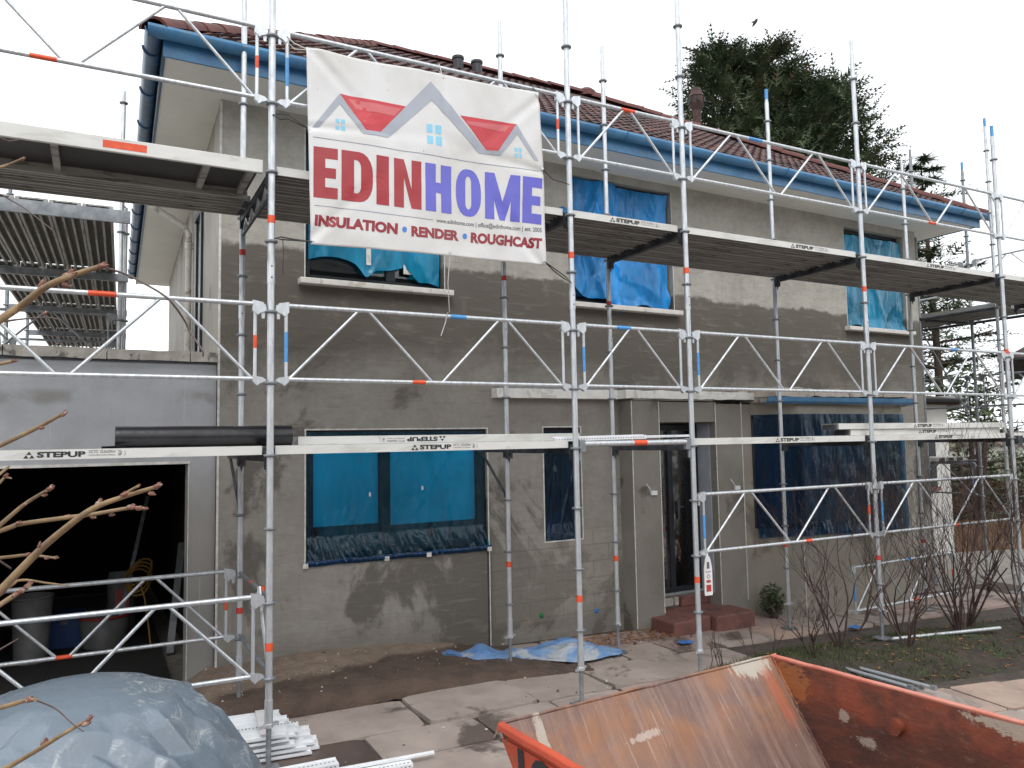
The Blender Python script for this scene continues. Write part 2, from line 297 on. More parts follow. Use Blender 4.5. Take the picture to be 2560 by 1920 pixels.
def mat_plate(name, cols, streak, blobs, axes, bands=()):
    """worn skip plate: rust colours, drag streaks and dried patches with shapes of their own
    axes: (origin, unit a, unit b); blobs: (a, b, ra, rb, colour, strength)"""
    m, n, b = newmat(name); v = coords(n); o, ua, ub = axes
    sub = node(n, 'ShaderNodeVectorMath', operation='SUBTRACT'); L(n, v, sub.inputs[0]); sub.inputs[1].default_value = o
    def dot(u_):
        q = node(n, 'ShaderNodeVectorMath', operation='DOT_PRODUCT'); L(n, sub.outputs[0], q.inputs[0]); q.inputs[1].default_value = u_; return q.outputs['Value']
    A_, B_ = dot(ua), dot(ub)
    cv = node(n, 'ShaderNodeCombineXYZ'); L(n, math_(n, 'MULTIPLY', A_, streak[0]), cv.inputs[0]); L(n, math_(n, 'MULTIPLY', B_, streak[1]), cv.inputs[1]); S_ = cv.outputs[0]
    cv2 = node(n, 'ShaderNodeCombineXYZ'); L(n, math_(n, 'MULTIPLY', A_, streak[0]**.5), cv2.inputs[0]); L(n, math_(n, 'MULTIPLY', B_, streak[1]**.5), cv2.inputs[1]); S2_ = cv2.outputs[0]
    c = mixc(n, ramp(n, noise_(n, 2.5, 7, .68, v), .35, .65), cols[0], cols[1])
    c = mixc(n, ramp(n, noise_(n, 5, 6, .7, S_), .42, .66), c, cols[2])
    for lo, hi, col_, st in bands:
        c = mixc(n, math_(n, 'MULTIPLY', math_(n, 'SUBTRACT', 1.0, ramp(n, math_(n, 'ADD', B_, math_(n, 'MULTIPLY', noise_(n, 4, 6, .7, S_), -.22)), lo, hi)), math_(n, 'MULTIPLY', ramp(n, noise_(n, 3, 5, .65, v), .38, .60), st)), c, col_)
    c = mixc(n, math_(n, 'MULTIPLY', ramp(n, noise_(n, 14, 5, .7, S_), .56, .70), .45), c, cols[3])
    c = mixc(n, math_(n, 'MULTIPLY', ramp(n, noise_(n, 40, 4, .7, S_), .62, .72), .5), c, cols[3])
    for a0, b0, ra, rb, col_, st in blobs:
        da = math_(n, 'POWER', math_(n, 'ABSOLUTE', math_(n, 'MULTIPLY', math_(n, 'SUBTRACT', A_, a0), 1/ra)), 2.0); db = math_(n, 'POWER', math_(n, 'ABSOLUTE', math_(n, 'MULTIPLY', math_(n, 'SUBTRACT', B_, b0), 1/rb)), 2.0)
        d = math_(n, 'ADD', math_(n, 'SQRT', math_(n, 'ADD', da, db)), math_(n, 'MULTIPLY', math_(n, 'SUBTRACT', noise_(n, 14, 9, .82, S2_), .5), 4.4))
        c = mixc(n, math_(n, 'MULTIPLY', math_(n, 'SUBTRACT', 1.0, ramp(n, d, .80, .98)), st), c, col_)
    c = mixc(n, math_(n, 'MULTIPLY', ramp(n, noise_(n, 60, 3, .6, v), .70, .76), .6), c, (.45, .40, .34))
    L(n, c, b.inputs['Base Color']); b.inputs['Roughness'].default_value = .58
    bump(n, b, math_(n, 'ADD', noise_(n, 12, 6, .7, v), math_(n, 'MULTIPLY', noise_(n, 8, 6, .7, S_), .8)), .008, .6); return m
M['skip_rim'] = mat_rust('skip_worn_rim', (.50, .13, .085), (.56, .23, .17), (.40, .09, .05), (.32, .09, .06), (.66, .42, .35), (1, 1, 1), .60)
M['cement'] = pm('dried_cement', (.46, .42, .35), (.36, .32, .26), rough=.95, scale=14, bmp=.015, bscale=40)

# ------------------------------------------------------------------ mesh helpers
class MB:
    def __init__(s): s.v = []; s.f = []; s.m = []; s.mi = 0; s.sm = []; s.smooth = False
    def add(s, vs, fs):
        o = len(s.v); s.v += [tuple(p) for p in vs]
        for f in fs: s.f.append(tuple(i+o for i in f)); s.m.append(s.mi); s.sm.append(s.smooth)
        return s
    def quad(s, a, b, c, d): return s.add([a, b, c, d], [(0, 1, 2, 3)])
    def box(s, x0, x1, y0, y1, z0, z1):
        return s.add([(x0, y0, z0), (x1, y0, z0), (x1, y1, z0), (x0, y1, z0), (x0, y0, z1), (x1, y0, z1), (x1, y1, z1), (x0, y1, z1)],
                     [(0, 3, 2, 1), (4, 5, 6, 7), (0, 1, 5, 4), (1, 2, 6, 5), (2, 3, 7, 6), (3, 0, 4, 7)])
    def obox(s, a, b, w, h, up=(0, 0, 1)):
        """box from a to b, w wide, h tall, centred on the line"""
        a = Vector(a); b = Vector(b); t = (b-a).normalized(); u = Vector(up); sd = t.cross(u).normalized(); u = sd.cross(t)
        vs = [p+sd*(i*w/2)+u*(j*h/2) for p in (a, b) for i, j in ((-1, -1), (1, -1), (1, 1), (-1, 1))]
        return s.add(vs, [(0, 1, 2, 3), (7, 6, 5, 4), (0, 4, 5, 1), (1, 5, 6, 2), (2, 6, 7, 3), (3, 7, 4, 0)])
    def tube(s, pts, r, n=8, caps=True):
        pts = [Vector(p) for p in pts]; k = len(pts); rs = r if isinstance(r, (list, tuple)) else [r]*k
        vs = []; prev = None
        for i, p in enumerate(pts):
            t = (pts[min(i+1, k-1)]-pts[max(i-1, 0)]).normalized()
            if prev is None:
                a = Vector((0, 0, 1)) if abs(t.z) < .9 else Vector((1, 0, 0)); x = t.cross(a).normalized()
            else:
                x = (prev-t*prev.dot(t)).normalized()
            prev = x; y = t.cross(x)
            vs += [p+(x*math.cos(2*PI*j/n)+y*math.sin(2*PI*j/n))*rs[i] for j in range(n)]
        fs = [(i*n+j, i*n+(j+1) % n, (i+1)*n+(j+1) % n, (i+1)*n+j) for i in range(k-1) for j in range(n)]
        o = s.smooth; s.smooth = True; s.add(vs, fs)
        s.smooth = False
        if caps: s.add(vs[:n][::-1], [tuple(range(n))]); s.add(vs[-n:], [tuple(range(n))])
        s.smooth = o; return s
    def lathe(s, c, prof, n=14):
        c = Vector(c); vs = []
        for r, z in prof: vs += [c+Vector((r*math.cos(2*PI*j/n), r*math.sin(2*PI*j/n), z)) for j in range(n)]
        fs = [(i*n+j, i*n+(j+1) % n, (i+1)*n+(j+1) % n, (i+1)*n+j) for i in range(len(prof)-1) for j in range(n)]
        s.add(vs, fs); s.add(vs[:n][::-1], [tuple(range(n))]); s.add(vs[-n:], [tuple(range(n))]); return s
    def extrude(s, prof, a, b, up=(0, 0, 1), close=True, caps=True):
        """profile of (side, up) points swept from a to b"""
        a = Vector(a); b = Vector(b); t = (b-a).normalized(); u = Vector(up); sd = t.cross(u).normalized(); k = len(prof)
        vs = [p+sd*x+u*y for p in (a, b) for x, y in prof]
        s.add(vs, [(i, (i+1) % k, k+(i+1) % k, k+i) for i in range(k if close else k-1)])
        if caps and close: s.add(vs[:k][::-1], [tuple(range(k))]); s.add(vs[k:], [tuple(range(k))])
        return s
    def grid(s, fn, nu, nv, flip=False):
        vs = [fn(i/nu, j/nv) for j in range(nv+1) for i in range(nu+1)]
        W = nu+1
        fs = [(j*W+i, j*W+i+1, (j+1)*W+i+1, (j+1)*W+i) for j in range(nv) for i in range(nu)]
        if flip: fs = [f[::-1] for f in fs]
        return s.add(vs, fs)
    def mesh(s, name, mats):
        me = bpy.data.meshes.new(name); me.from_pydata(s.v, [], s.f)
        for m in (mats if isinstance(mats, (list, tuple)) else [mats]): me.materials.append(M[m] if isinstance(m, str) else m)
        me.polygons.foreach_set('material_index', s.m); me.polygons.foreach_set('use_smooth', s.sm); me.update(); return me
    def build(s, name, mats, parent=None, loc=None):
        return mk(name, s.mesh(name, mats), parent, loc)
def mk(name, me, parent=None, loc=None):
    o = bpy.data.objects.new(name, me); col.objects.link(o)
    if parent is not None: o.parent = parent
    if loc is not None: o.location = loc
    return o
def tag(o, label, cat, group=None):
    o['label'] = label; o['category'] = cat
    if group: o['group'] = group
    return o
def struct(o, kind='structure'): o['kind'] = kind; return o
def thing(name, label, cat, loc=(0, 0, 0), rz=0, group=None):
    o = bpy.data.objects.new(name, None); col.objects.link(o); o.location = loc; o.rotation_euler = (0, 0, rz); o.empty_display_size = .1
    return tag(o, label, cat, group)
def bevel(o, w=.006, seg=2):
    md = o.modifiers.new('bevel', 'BEVEL'); md.width = w; md.segments = seg; md.limit_method = 'ANGLE'; return o
def fbm(p, o=4): return noise.fractal(Vector(p), 1.0, 2.0, o)

# text -> 2D mesh in the unit box
_tc = {}
def text2d(s, bold=0.0):
    key = (s, bold)
    if key in _tc: return _tc[key]
    cu = bpy.data.curves.new('t', 'FONT'); cu.body = s; cu.offset = bold; cu.resolution_u = 3
    o = bpy.data.objects.new('t', cu); col.objects.link(o)
    bpy.context.view_layer.update()
    dg = bpy.context.evaluated_depsgraph_get(); me = bpy.data.meshes.new_from_object(o.evaluated_get(dg))
    vs = [(v.co.x, v.co.y) for v in me.vertices]; fs = [tuple(p.vertices) for p in me.polygons]
    bpy.data.objects.remove(o); bpy.data.meshes.remove(me)
    x0 = min(v[0] for v in vs); x1 = max(v[0] for v in vs); y0 = min(v[1] for v in vs); y1 = max(v[1] for v in vs)
    vs = [((a-x0)/(x1-x0), (b-y0)/(y1-y0)) for a, b in vs]
    _tc[key] = (vs, fs); return vs, fs
def put_text(mb, s, org, ux, uy, bold=.02):
    vs, fs = text2d(s, bold); org = Vector(org); ux = Vector(ux); uy = Vector(uy)
    return mb.add([org+ux*a+uy*b for a, b in vs], fs)

# ================================================================== GROUND
g = MB()
def gfn(a, b):
    x = -60+a*140; y = -40+b*150
    d = max(0, math.hypot(x-3, y)-16)
    return (x, y, gz(x, y)-.035-min(3.5, d*.05)*(1 if x > 3 or y > 8 else .3))
g.smooth = True; g.grid(gfn, 140, 150)
R = 1500
g.add([(-R, -R, -4.2), (R, -R, -4.2), (R, R, -4.2), (-R, R, -4.2)], [(0, 1, 2, 3)])
struct(g.build('ground', 'gravel'))
g = MB(); g.smooth = True; g.grid(lambda a, b: (-3.6+a*15.6, -6.7+b*8.9, gz(-3.6+a*15.6)-.030), 40, 6); struct(g.build('joint_bed', 'joint'))
g = MB(); g.quad((-R, -R, -4.1), (R, -R, -4.1), (R, R, -4.1), (-R, R, -4.1)); struct(g.build('land', 'land'))

# paving: each slab a piece
pav = bpy.data.objects.new('paving', None); col.objects.link(pav); struct(pav)
BED = [(3.95, .30), (4.35, .05), (4.75, -.45), (5.6, -.85), (7.2, -1.0), (10.5, -1.2), (10.5, .25), (8, .55), (5.5, .62), (4.5, .50)]
def inpoly(x, y, P):
    c = False; n = len(P)
    for i in range(n):
        (x1, y1), (x2, y2) = P[i], P[(i+1) % n]
        if (y1 > y) != (y2 > y) and x < (x2-x1)*(y-y1)/(y2-y1)+x1: c = not c
    return c
def slab(x0, x1, y0, y1, mat, j=.02, rot=0, org=(0, 0)):
    cs = [(x0, y0), (x1, y0), (x1, y1), (x0, y1)]
    P = []
    for i in range(4):                       # worn corners and edges
        (ax, ay), (bx, by) = cs[i], cs[(i+1) % 4]
        for t in (0.06, .35, .65, .94):
            P.append((ax+(bx-ax)*t+rnd.uniform(-j, j)*.6, ay+(by-ay)*t+rnd.uniform(-j, j)*.6))
    if rot:
        c, s = math.cos(rot), math.sin(rot); P = [(org[0]+c*x-s*y, org[1]+s*x+c*y) for x, y in P]
    t = [rnd.uniform(-.009, .006), rnd.uniform(-.01, .01), rnd.uniform(-.01, .01)]
    k = len(P); cx = sum(p[0] for p in P)/k; cy = sum(p[1] for p in P)/k
    top = [(x, y, gz(x, y)+t[0]+t[1]*(x-cx)+t[2]*(y-cy)) for x, y in P]
    bot = [(x, y, z-.045) for x, y, z in top]
    m = MB(); m.add(top+bot, [tuple(range(k))]+[(i, k+i, k+(i+1) % k, (i+1) % k) for i in range(k)])
    return m.build('slab', mat, pav)
rows = [2.0, 1.45, .95, .25, -.28, -.95, -1.55, -2.2, -2.9, -3.6, -4.4, -5.4, -6.5]
for k in range(len(rows)-1):
    y1, y0 = rows[k]-.012, rows[k+1]+.012
    x = -3.2+rnd.uniform(0, .5); x = {2: -2.2, 3: -1.55}.get(k, x)
    while x < 4.7 if k > 1 else x < 10.6:
        wd = rnd.uniform(.62, 1.0)
        if k == 2 and abs(x+wd-1.26) < .55: wd = 1.26-x
        if k == 3 and abs(x+wd-1.62) < .5: wd = 1.62-x
        cx, cy = x+wd/2, (y0+y1)/2
        if not (inpoly(cx, cy, BED)):
            wet = (k <= 2 and x < 1.2) or (k == 3 and .3 < cx < 1.0)
            m = 'slab_wet' if wet and rnd.random() < .8 else ('slab_pink' if rnd.random() < .45 else 'slab')
            if cx > 4 and k <= 2: m = rnd.choice(['slab_pink', 'slab_warm', 'slab_pink', 'slab'])
            slab(x+.016, x+wd-.016, y0+.004, y1-.004, m)
        x += wd
for i in range(12):                         # square slabs right of the skip
    for j in range(8):
        x0, y0 = i*.62, -j*.62
        rot = math.radians(-8); c, s = math.cos(rot), math.sin(rot)
        ox, oy = 5.05, -.98
        cx, cy = ox+c*(x0+.3)-s*(y0-.3), oy+s*(x0+.3)+c*(y0-.3)
        if inpoly(cx, cy, BED) or cx < 4.75 or cx > 12: continue
        slab(x0+.008, x0+.612, y0-.612, y0-.008, rnd.choice(['slab', 'slab_warm', 'slab_warm', 'slab_pink']), .008, rot, (ox, oy))

# sandy apron along the foot of the wall
def apron(a, b):
    x = -.35+a*3.55
    y0, y1 = 2.12, .98-.10*max(0, x-1.2)-.05*math.sin(x*2)
    if x > 2.0: y0 = 2.15-.55*(x-2.0)/1.2
    y = y0+(y1-y0)*min(1, b*1.02)
    tp_ = .20*(1-.45*b)*max(.14, 1-max(0, x-1.0)*.45)*min(1, (1-a)*8+.1)*min(1, a*10+.4)
    if b > .9: tp_ *= max(0, (1-b)/.1)**.7
    return (x, y, gz(x)+tp_+.022*fbm((x*3, y*3, 0))*(b < .98)+.012*fbm((x*12, y*12, 3))-.01*(b > .98))
def mat_apron():
    m, n, b = newmat('sand_and_wet_earth'); v = coords(n); s_ = node(n, 'ShaderNodeSeparateXYZ'); L(n, v, s_.inputs[0])
    nz = noise_(n, 1.7, 6, .65, v, .4); f = ramp(n, math_(n, 'ADD', math_(n, 'ADD', s_.outputs[1], math_(n, 'MULTIPLY', s_.outputs[0], -.28)), math_(n, 'MULTIPLY', nz, .7)), 1.60, 1.74)
    wet = mixc(n, ramp(n, noise_(n, 5, 5, .6, v), .3, .7), (.13, .088, .066), (.085, .058, .045)); dry = mixc(n, ramp(n, noise_(n, 9, 5, .6, v), .3, .7), (.32, .245, .185), (.24, .18, .135))
    c = mixc(n, f, wet, dry); c = mixc(n, ramp(n, noise_(n, 40, 3, .6, v), .66, .72), c, (.10, .09, .08))
    L(n, c, b.inputs['Base Color']); b.inputs['Roughness'].default_value = .85; bump(n, b, math_(n, 'ADD', noise_(n, 35, 6, .7, v), math_(n, 'MULTIPLY', noise_(n, 8, 6, .7, v), 1.5)), .035, .8); return m
M['apron'] = mat_apron()
g = MB(); g.smooth = True; g.grid(apron, 100, 44, flip=True); g.smooth = False
struct(g.build('sand_apron', 'apron'))
# planting bed
def bdist(x, y):
    best = 9
    for i in range(len(BED)):
        (x1, y1), (x2, y2) = BED[i], BED[(i+1) % len(BED)]; dx, dy = x2-x1, y2-y1
        t = max(0, min(1, ((x-x1)*dx+(y-y1)*dy)/(dx*dx+dy*dy))); best = min(best, math.hypot(x-x1-t*dx, y-y1-t*dy))
    return best
def bedz(x, y):
    e = min(1, bdist(x, y)/.28) if inpoly(x, y, BED) else 0
    return gz(x, y)-.03+e*(.05+.11*min(1, max(0, .7-abs(y+.15))*1.6)+.03*fbm((x*2, y*2, 5))+.015*fbm((x*9, y*9, 2)))
def bedz_old(x, y):
    return gz(x, y)+.02+.13*min(1, max(0, .7-abs(y+.15))*1.6)+.03*fbm((x*2, y*2, 5))+.015*fbm((x*9, y*9, 2))
g = MB(); g.smooth = True
nb = 150; vs = []; idx = {}
for i in range(nb+1):
    for j in range(41):
        x = 3.8+i*6.9/nb; y = -1.3+j*2.1/40
        idx[i, j] = len(vs); vs.append((x, y, bedz(x, y)))
fs = [(idx[i, j], idx[i+1, j], idx[i+1, j+1], idx[i, j+1]) for i in range(nb) for j in range(40) if inpoly(3.8+(i+.5)*6.9/nb, -1.3+(j+.5)*2.1/40, BED)]
g.add(vs, fs); struct(g.build('soil_bed', 'soil'))
g = MB(); k = 0
while k < 5500:
    x = rnd.uniform(3.9, 9.5); y = rnd.uniform(-1.1, .6)
    if not inpoly(x, y, BED) or fbm((x*1.4, y*1.4, 9)) < -.05 or rnd.random() < (x-5)*.22: continue
    k += 1; a = rnd.uniform(0, 2*PI); h = rnd.uniform(.015, .06); w_ = rnd.uniform(.003, .006)
    z = bedz(x, y)-.004; dx, dy = math.cos(a)*w_, math.sin(a)*w_; lx, ly = rnd.uniform(-.03, .03), rnd.uniform(-.03, .03)
    g.add([(x-dx, y-dy, z), (x+dx, y+dy, z), (x+lx, y+ly, z+h)], [(0, 1, 2)])
tag(struct(g.build('grass', 'grass'), 'stuff'), 'short green grass growing in the planting bed', 'grass')
g = MB()
for k in range(900):
    if k < 420: x, y = rnd.uniform(3.3, 4.75), rnd.uniform(1.45, 1.9); 
    else:
        x, y = rnd.uniform(4, 9.5), rnd.uniform(-1, .6)
        if not inpoly(x, y, BED): continue
    z = (bedz(x, y) if k >= 420 else gz(x)+rnd.uniform(0, .03))+.006; a = rnd.uniform(0, 2*PI); r = rnd.uniform(.008, .024)
    P = [(x+math.cos(a+q)*r*s, y+math.sin(a+q)*r*s, z+rnd.uniform(-.004, .014)) for q, s in ((0, 1.5), (1.5, .6), (3.1, 1.4), (4.7, .7))]
    g.add(P, [(0, 1, 2, 3)])
tag(struct(g.build('leaf_litter', 'leafbrown'), 'stuff'), 'brown dead leaves lying by the wall and in the bed', 'leaves')
g = MB(); rs_ = random.Random(33)
for k in range(620):
    x, y = (rs_.uniform(-.3, 4.6), rs_.uniform(-2.0, 2.0)) if k < 330 else (rs_.uniform(-.2, 2.9), rs_.uniform(1.0, 2.05))
    z = gz(x); r = rs_.choice((.003, .004, .005, .006, .010, .015))*rs_.uniform(.7, 1.3)
    if y > .95 and x < 3.1:
        ap = apron((x+.35)/3.55, min(.97, max(0, (2.12-y)/(2.12-.98)))); z = ap[2]
    vs = [(x+r*math.cos(a+k)*rs_.uniform(.7, 1.2), y+r*math.sin(a+k)*rs_.uniform(.7, 1.2), z-.003) for a in (0, 1.25, 2.5, 3.8, 5.0)]+[(x+r*.2, y, z+r*rs_.uniform(.5, 1.0))]
    g.mi = rs_.choice((0, 0, 1, 2)); g.add(vs, [(i, (i+1) % 5, 5) for i in range(5)])
tag(struct(g.build('site_crumbs', ['earth', 'coping', 'cement']), 'stuff'), 'crumbs of mortar, grit and earth strewn over the paving', 'grit')
# ================================================================== HOUSE
house = thing('house', 'two-storey house with fresh grey-brown render, red tiled hip roof and blue gutters', 'house', H0, TH)
ZS = 5.46; UW = 10.72; SK = .05     # soffit height, facade width, skew of the left side wall (u per v)
DEP = 9.0
OPEN = dict(W1=(.80, 2.30, 3.80, 5.34), W2=(4.0, 5.54, 3.80, 5.36), W3=(8.95, 10.40, 3.80, 5.34),
            W4=(.81, 2.79, 1.04, 2.31), W5=(3.52, 4.03, 1.03, 2.32), DR=(5.02, 5.94, .22, 2.36))
us = sorted({0, UW, *[o[0] for o in OPEN.values()], *[o[1] for o in OPEN.values()]})
zs = sorted({-.35, ZS, *[o[2] for o in OPEN.values()], *[o[3] for o in OPEN.values()]})
m = MB()
for i in range(len(us)-1):
    for j in range(len(zs)-1):
        cu, cz = (us[i]+us[i+1])/2, (zs[j]+zs[j+1])/2
        if any(o[0] < cu < o[1] and o[2] < cz < o[3] for o in OPEN.values()): continue
        m.quad((us[i], 0, zs[j]), (us[i+1], 0, zs[j]), (us[i+1], 0, zs[j+1]), (us[i], 0, zs[j+1]))
for k, (a, b, c, d) in OPEN.items():
    t = .16 if k != 'DR' else .02
    m.quad((a, 0, c), (a, 0, d), (a, t, d), (a, t, c)); m.quad((b, 0, d), (b, 0, c), (b, t, c), (b, t, d))
    m.quad((a, 0, d), (b, 0, d), (b, t, d), (a, t, d)); m.quad((b, 0, c), (a, 0, c), (a, t, c), (b, t, c))
m.build('front_wall', 'render', house)
m = MB()   # side and rear walls
xl = lambda v: SK*v
m.quad((0, 0, -.3), (0, 0, ZS), (xl(DEP), DEP, ZS), (xl(DEP), DEP, -.3))
m.quad((xl(DEP), DEP, -.3), (xl(DEP), DEP, ZS), (UW, DEP, ZS), (UW, DEP, -.3))
m.quad((UW, DEP, -.3), (UW, DEP, ZS), (UW, 0, ZS), (UW, 0, -.3))
m.build('side_wall', 'side_render', house)
m = MB(); m.quad((.1, .5, 2.6), (UW-.1, .5, 2.6), (UW-.1, DEP-.2, 2.62), (.1+xl(DEP), DEP-.2, 2.62)); m.build('inner_floor', 'interior', house)
# corner and opening beads (white plastic strips left showing)
m = MB(); m.box(-.008, .012, -.006, .004, .1, ZS-.002); m.build('corner_bead', 'bead', house)
m = MB(); m.box(2.795, 2.807, -.008, .002, -.02, 1.02); m.mi = 1; m.box(2.776, 2.795, -.003, .001, -.02, 1.03); m.build('joint_bead', ['bead', 'dark_steel'], house)
def beads(a, b, c, d, top=True, bot=True, w_=.014):
    bx_ = [(a-w_, a, c, d), (b, b+w_, c, d)]+([(a-w_, b+w_, d, d+w_)] if top else [])+([(a-w_, b+w_, c-w_, c)] if bot else [])
    for x0, x1, z0, z1 in bx_: m = MB(); m.box(x0, x1, -.006, .002, z0, z1); m.build('opening_bead', 'bead', house)
beads(*OPEN['W4']); beads(*OPEN['W5']); beads(*OPEN['W1'], top=False, bot=False, w_=.01); beads(*OPEN['W2'], top=False, bot=False, w_=.008); beads(*OPEN['W3'], top=False, bot=False, w_=.008)

def crumple(a, b, c, d, y0, amp=.02, nx=60, nz=60, seed=0, folds=9, hang=None, lift=None, mat='film_blue', parent=None, wild=1.0):
    """sheet of film in the opening with sharp random folds"""
    R_ = random.Random(seed); fl = []
    for _ in range(folds):
        an = R_.gauss(PI/2, .55*wild); fl.append((math.cos(an), math.sin(an), R_.uniform(-1, 2), R_.uniform(.05, .16), R_.uniform(-1, 1)))
    def fn(p, q):
        x = a+(b-a)*p; z0 = c if hang is None else hang(p)
        z = z0+(d-z0)*q; y = y0
        for ca, sa, off, wd, am in fl:
            t = (-(p-.5)*sa+(q-.5)*ca)*1.4+.5-off*.6
            y += amp*am*max(0, 1-abs(t)/wd)
        y -= amp*.8*abs(fbm((x*3.2, z*1.1, seed), 3))+amp*.25*abs(fbm((x*9, z*3.5, seed+3), 2))
        if lift: y -= lift(p, q)
        return (x, min(y, y0+.004), z)
    m = MB(); m.smooth = True; m.grid(fn, nx, nz)
    return m.build('protective_film', mat, parent)

def window(key, panes, sill=True, dep=.11, frame='frame', blind=None, fw=.07):
    """frame set back in the reveal, panes, blind behind, sill in front"""
    a, b, c, d = OPEN[key]; a += .002; b -= .002; c += .002; d -= .002
    wn = bpy.data.objects.new('window', None); col.objects.link(wn); wn.parent = house
    m = MB()
    m.box(a, a+fw, dep, dep+.06, c, d); m.box(b-fw, b, dep, dep+.06, c, d)
    m.box(a+fw, b-fw, dep, dep+.06, d-fw, d); m.box(a+fw, b-fw, dep, dep+.06, c, c+fw)
    cuts = [a+fw]
    for t in panes:
        x = a+(b-a)*t; m.box(x-.05, x+.05, dep-.004, dep+.064, c+fw, d-fw); cuts += [x-.05, x+.05]
    cuts.append(b-fw)
    bevel(m.build('frame', frame, wn), .004)
    for i in range(0, len(cuts), 2):
        g = MB(); g.box(cuts[i]-.005, cuts[i+1]+.005, dep+.022, dep+.034, c+fw-.005, d-fw+.005); g.build('pane', 'glass', wn)
        if blind:
            z0 = blind[(i//2) % len(blind)]
            g = MB(); g.box(cuts[i]+.01, cuts[i+1]-.01, dep+.066, dep+.074, z0, d-fw); g.build('blind', 'blind', wn)
    if sill:
        s = MB(); s.box(a-.075, b+.075, -.10, .10, c-.062, c-.002)
        bevel(s.build('sill', 'white_sill', wn), .008)
    return wn
w1 = window('W1', (.62,), blind=(4.25, 4.2)); w2 = window('W2', (.55,)); w3 = window('W3', (.98,), blind=(3.95, 3.95), fw=.05)
w4 = window('W4', (.42,), sill=False, blind=(1.36, 1.33), fw=.085, dep=.055); w5 = window('W5', (), sill=False, fw=.06)
a, b, c, d = OPEN['W1']
crumple(a+.05, b-.03, c+.1, d-.02, .07, .05, 70, 60, 3, 12, hang=lambda p: 4.02+.05*math.sin(p*9)-.10*math.exp(-((p-.42)/.05)**2)-(.19 if p > .72 else 0)*min(1, (p-.72)*9), mat='film_turq', parent=w1)
crumple(4.01, 4.70, 3.8, 5.34, .05, .07, 46, 80, 11, 16, hang=lambda p: 4.02-.30*p-.05*math.sin(p*7), mat='film_blue', parent=w2)
crumple(4.66, 5.50, 3.78, 5.32, .06, .06, 46, 80, 5, 16, hang=lambda p: 3.83-.03*math.sin(p*9), mat='film_blue', parent=w2)
crumple(8.97, 10.36, 3.80, 5.24, .05, .05, 60, 70, 21, 10, hang=lambda p: 3.80+.05*(1-p)*math.sin(p*14)-.05*p, mat='film_turq', parent=w3, lift=lambda p, q: .07*max(0, .12-q)/.12)
crumple(.83, 2.78, 1.045, 2.29, .04, .018, 240, 90, 31, 5, mat='film_cyan', parent=w4, wild=.3, hang=lambda p: 1.02,
        lift=lambda p, q: .07*max(0, .20-q)/.20*(.5+1.5*abs(fbm((p*30+q*6, q*3, 1), 2)))+(.05*math.exp(-((p-.37)/.045)**2)*max(0, .4-q)))
crumple(3.53, 4.02, 1.04, 2.27, .07, .03, 40, 80, 41, 7, mat='film_navy', parent=w5, lift=lambda p, q: .06*max(0, .14-q)/.14*(.6+.8*abs(fbm((p*12, q*3, 1), 3))))
m = MB()  # taped lower edge of the big ground-floor film
def tapefn(p, q): return (.80+2.02*p, -.018-.012*math.sin(q*PI)-.006*abs(fbm((p*20, q, 0))), 1.0+.055*q+.008*fbm((p*9, 0, 4)))
m.smooth = True; m.grid(tapefn, 60, 4); m.build('tape_strip', 'film_navy', w4)
m = MB()
for x in (.80, 1.62, 2.08, 2.79): m.box(x-.025, x+.025, -.035, -.028, .99, 1.035)
m.build('fixing_pad', 'white_sill', w4)
m = MB(); m.box(1.45, 1.50, .066, .069, 4.02, 4.22); m.box(1.86, 1.98, .066, .069, 3.96, 4.1); m.build('paper_label', 'white_sill', w1)
m = MB(); m.box(1.45, 1.468, .012, .015, 1.64, 1.68); m.box(2.02, 2.04, .012, .015, 1.68, 1.72); m.build('sticker', 'white_sill', w4)
# small round vent wrapped in film
m = MB(); m.lathe((0, 0, 0), [(.085, 0), (.085, .012), (.06, .03), (.0, .034)], 14)
o = m.build('vent_cap', 'film_blue', house, (3.86, 0, 4.86)); o.rotation_euler = (PI/2, 0, 0)
m = MB(); m.box(4.62, 4.90, -.05, .002, 2.79, 2.83); bevel(m.build('film_scrap', 'foam', house), .01)

# piers, door, canopy, step
m = MB(); m.box(4.60, 5.02, -.25, .001, -.25, 2.63); m.build('door_pier', 'pier_render', house)
m = MB(); m.box(5.94, 6.40, -.25, .001, -.12, 2.60); m.build('door_pier', 'pier_render', house)
m = MB(); m.box(6.40, 6.72, -.20, .001, -.2, 2.60); m.build('door_pier', 'bay_render', house)
m = MB()
for x in (4.596, 5.012, 5.936, 6.39): m.box(x, x+.01, -.256, -.249, -.03 if x < 5 else .1, 2.62)
m.build('pier_bead', 'bead', house)
m = MB(); m.box(5.93, 5.94, -.14, .10, .22, 2.36); m.build('door_reveal', 'frame_white', house)
m = MB(); m.box(5.02, 5.94, -.24, .0, 2.37, 2.62); m.build('door_lintel', 'pier_render', house)
dr = bpy.data.objects.new('door', None); col.objects.link(dr); dr.parent = house
m = MB(); m.box(5.03, 5.10, .08, .15, .24, 2.35); m.box(5.86, 5.93, .08, .15, .24, 2.35); m.box(5.10, 5.86, .08, .15, 2.27, 2.35); m.box(5.10, 5.86, .08, .15, .24, .30)
m.box(5.42, 5.50, .082, .148, .30, 2.27); bevel(m.build('frame', 'frame', dr), .005)
m = MB(); m.box(5.10, 5.42, .10, .112, .30, 2.27); m.build('pane', 'glass', dr)
m = MB(); m.box(5.50, 5.86, .10, .112, .30, 2.27); m.build('pane', 'glass', dr)
m = MB(); m.box(5.52, 5.55, .03, .08, 1.15, 1.38); m.tube([(5.53, .05, 1.3), (5.63, .04, 1.3)], .009); m.build('handle', 'dark_steel', dr)
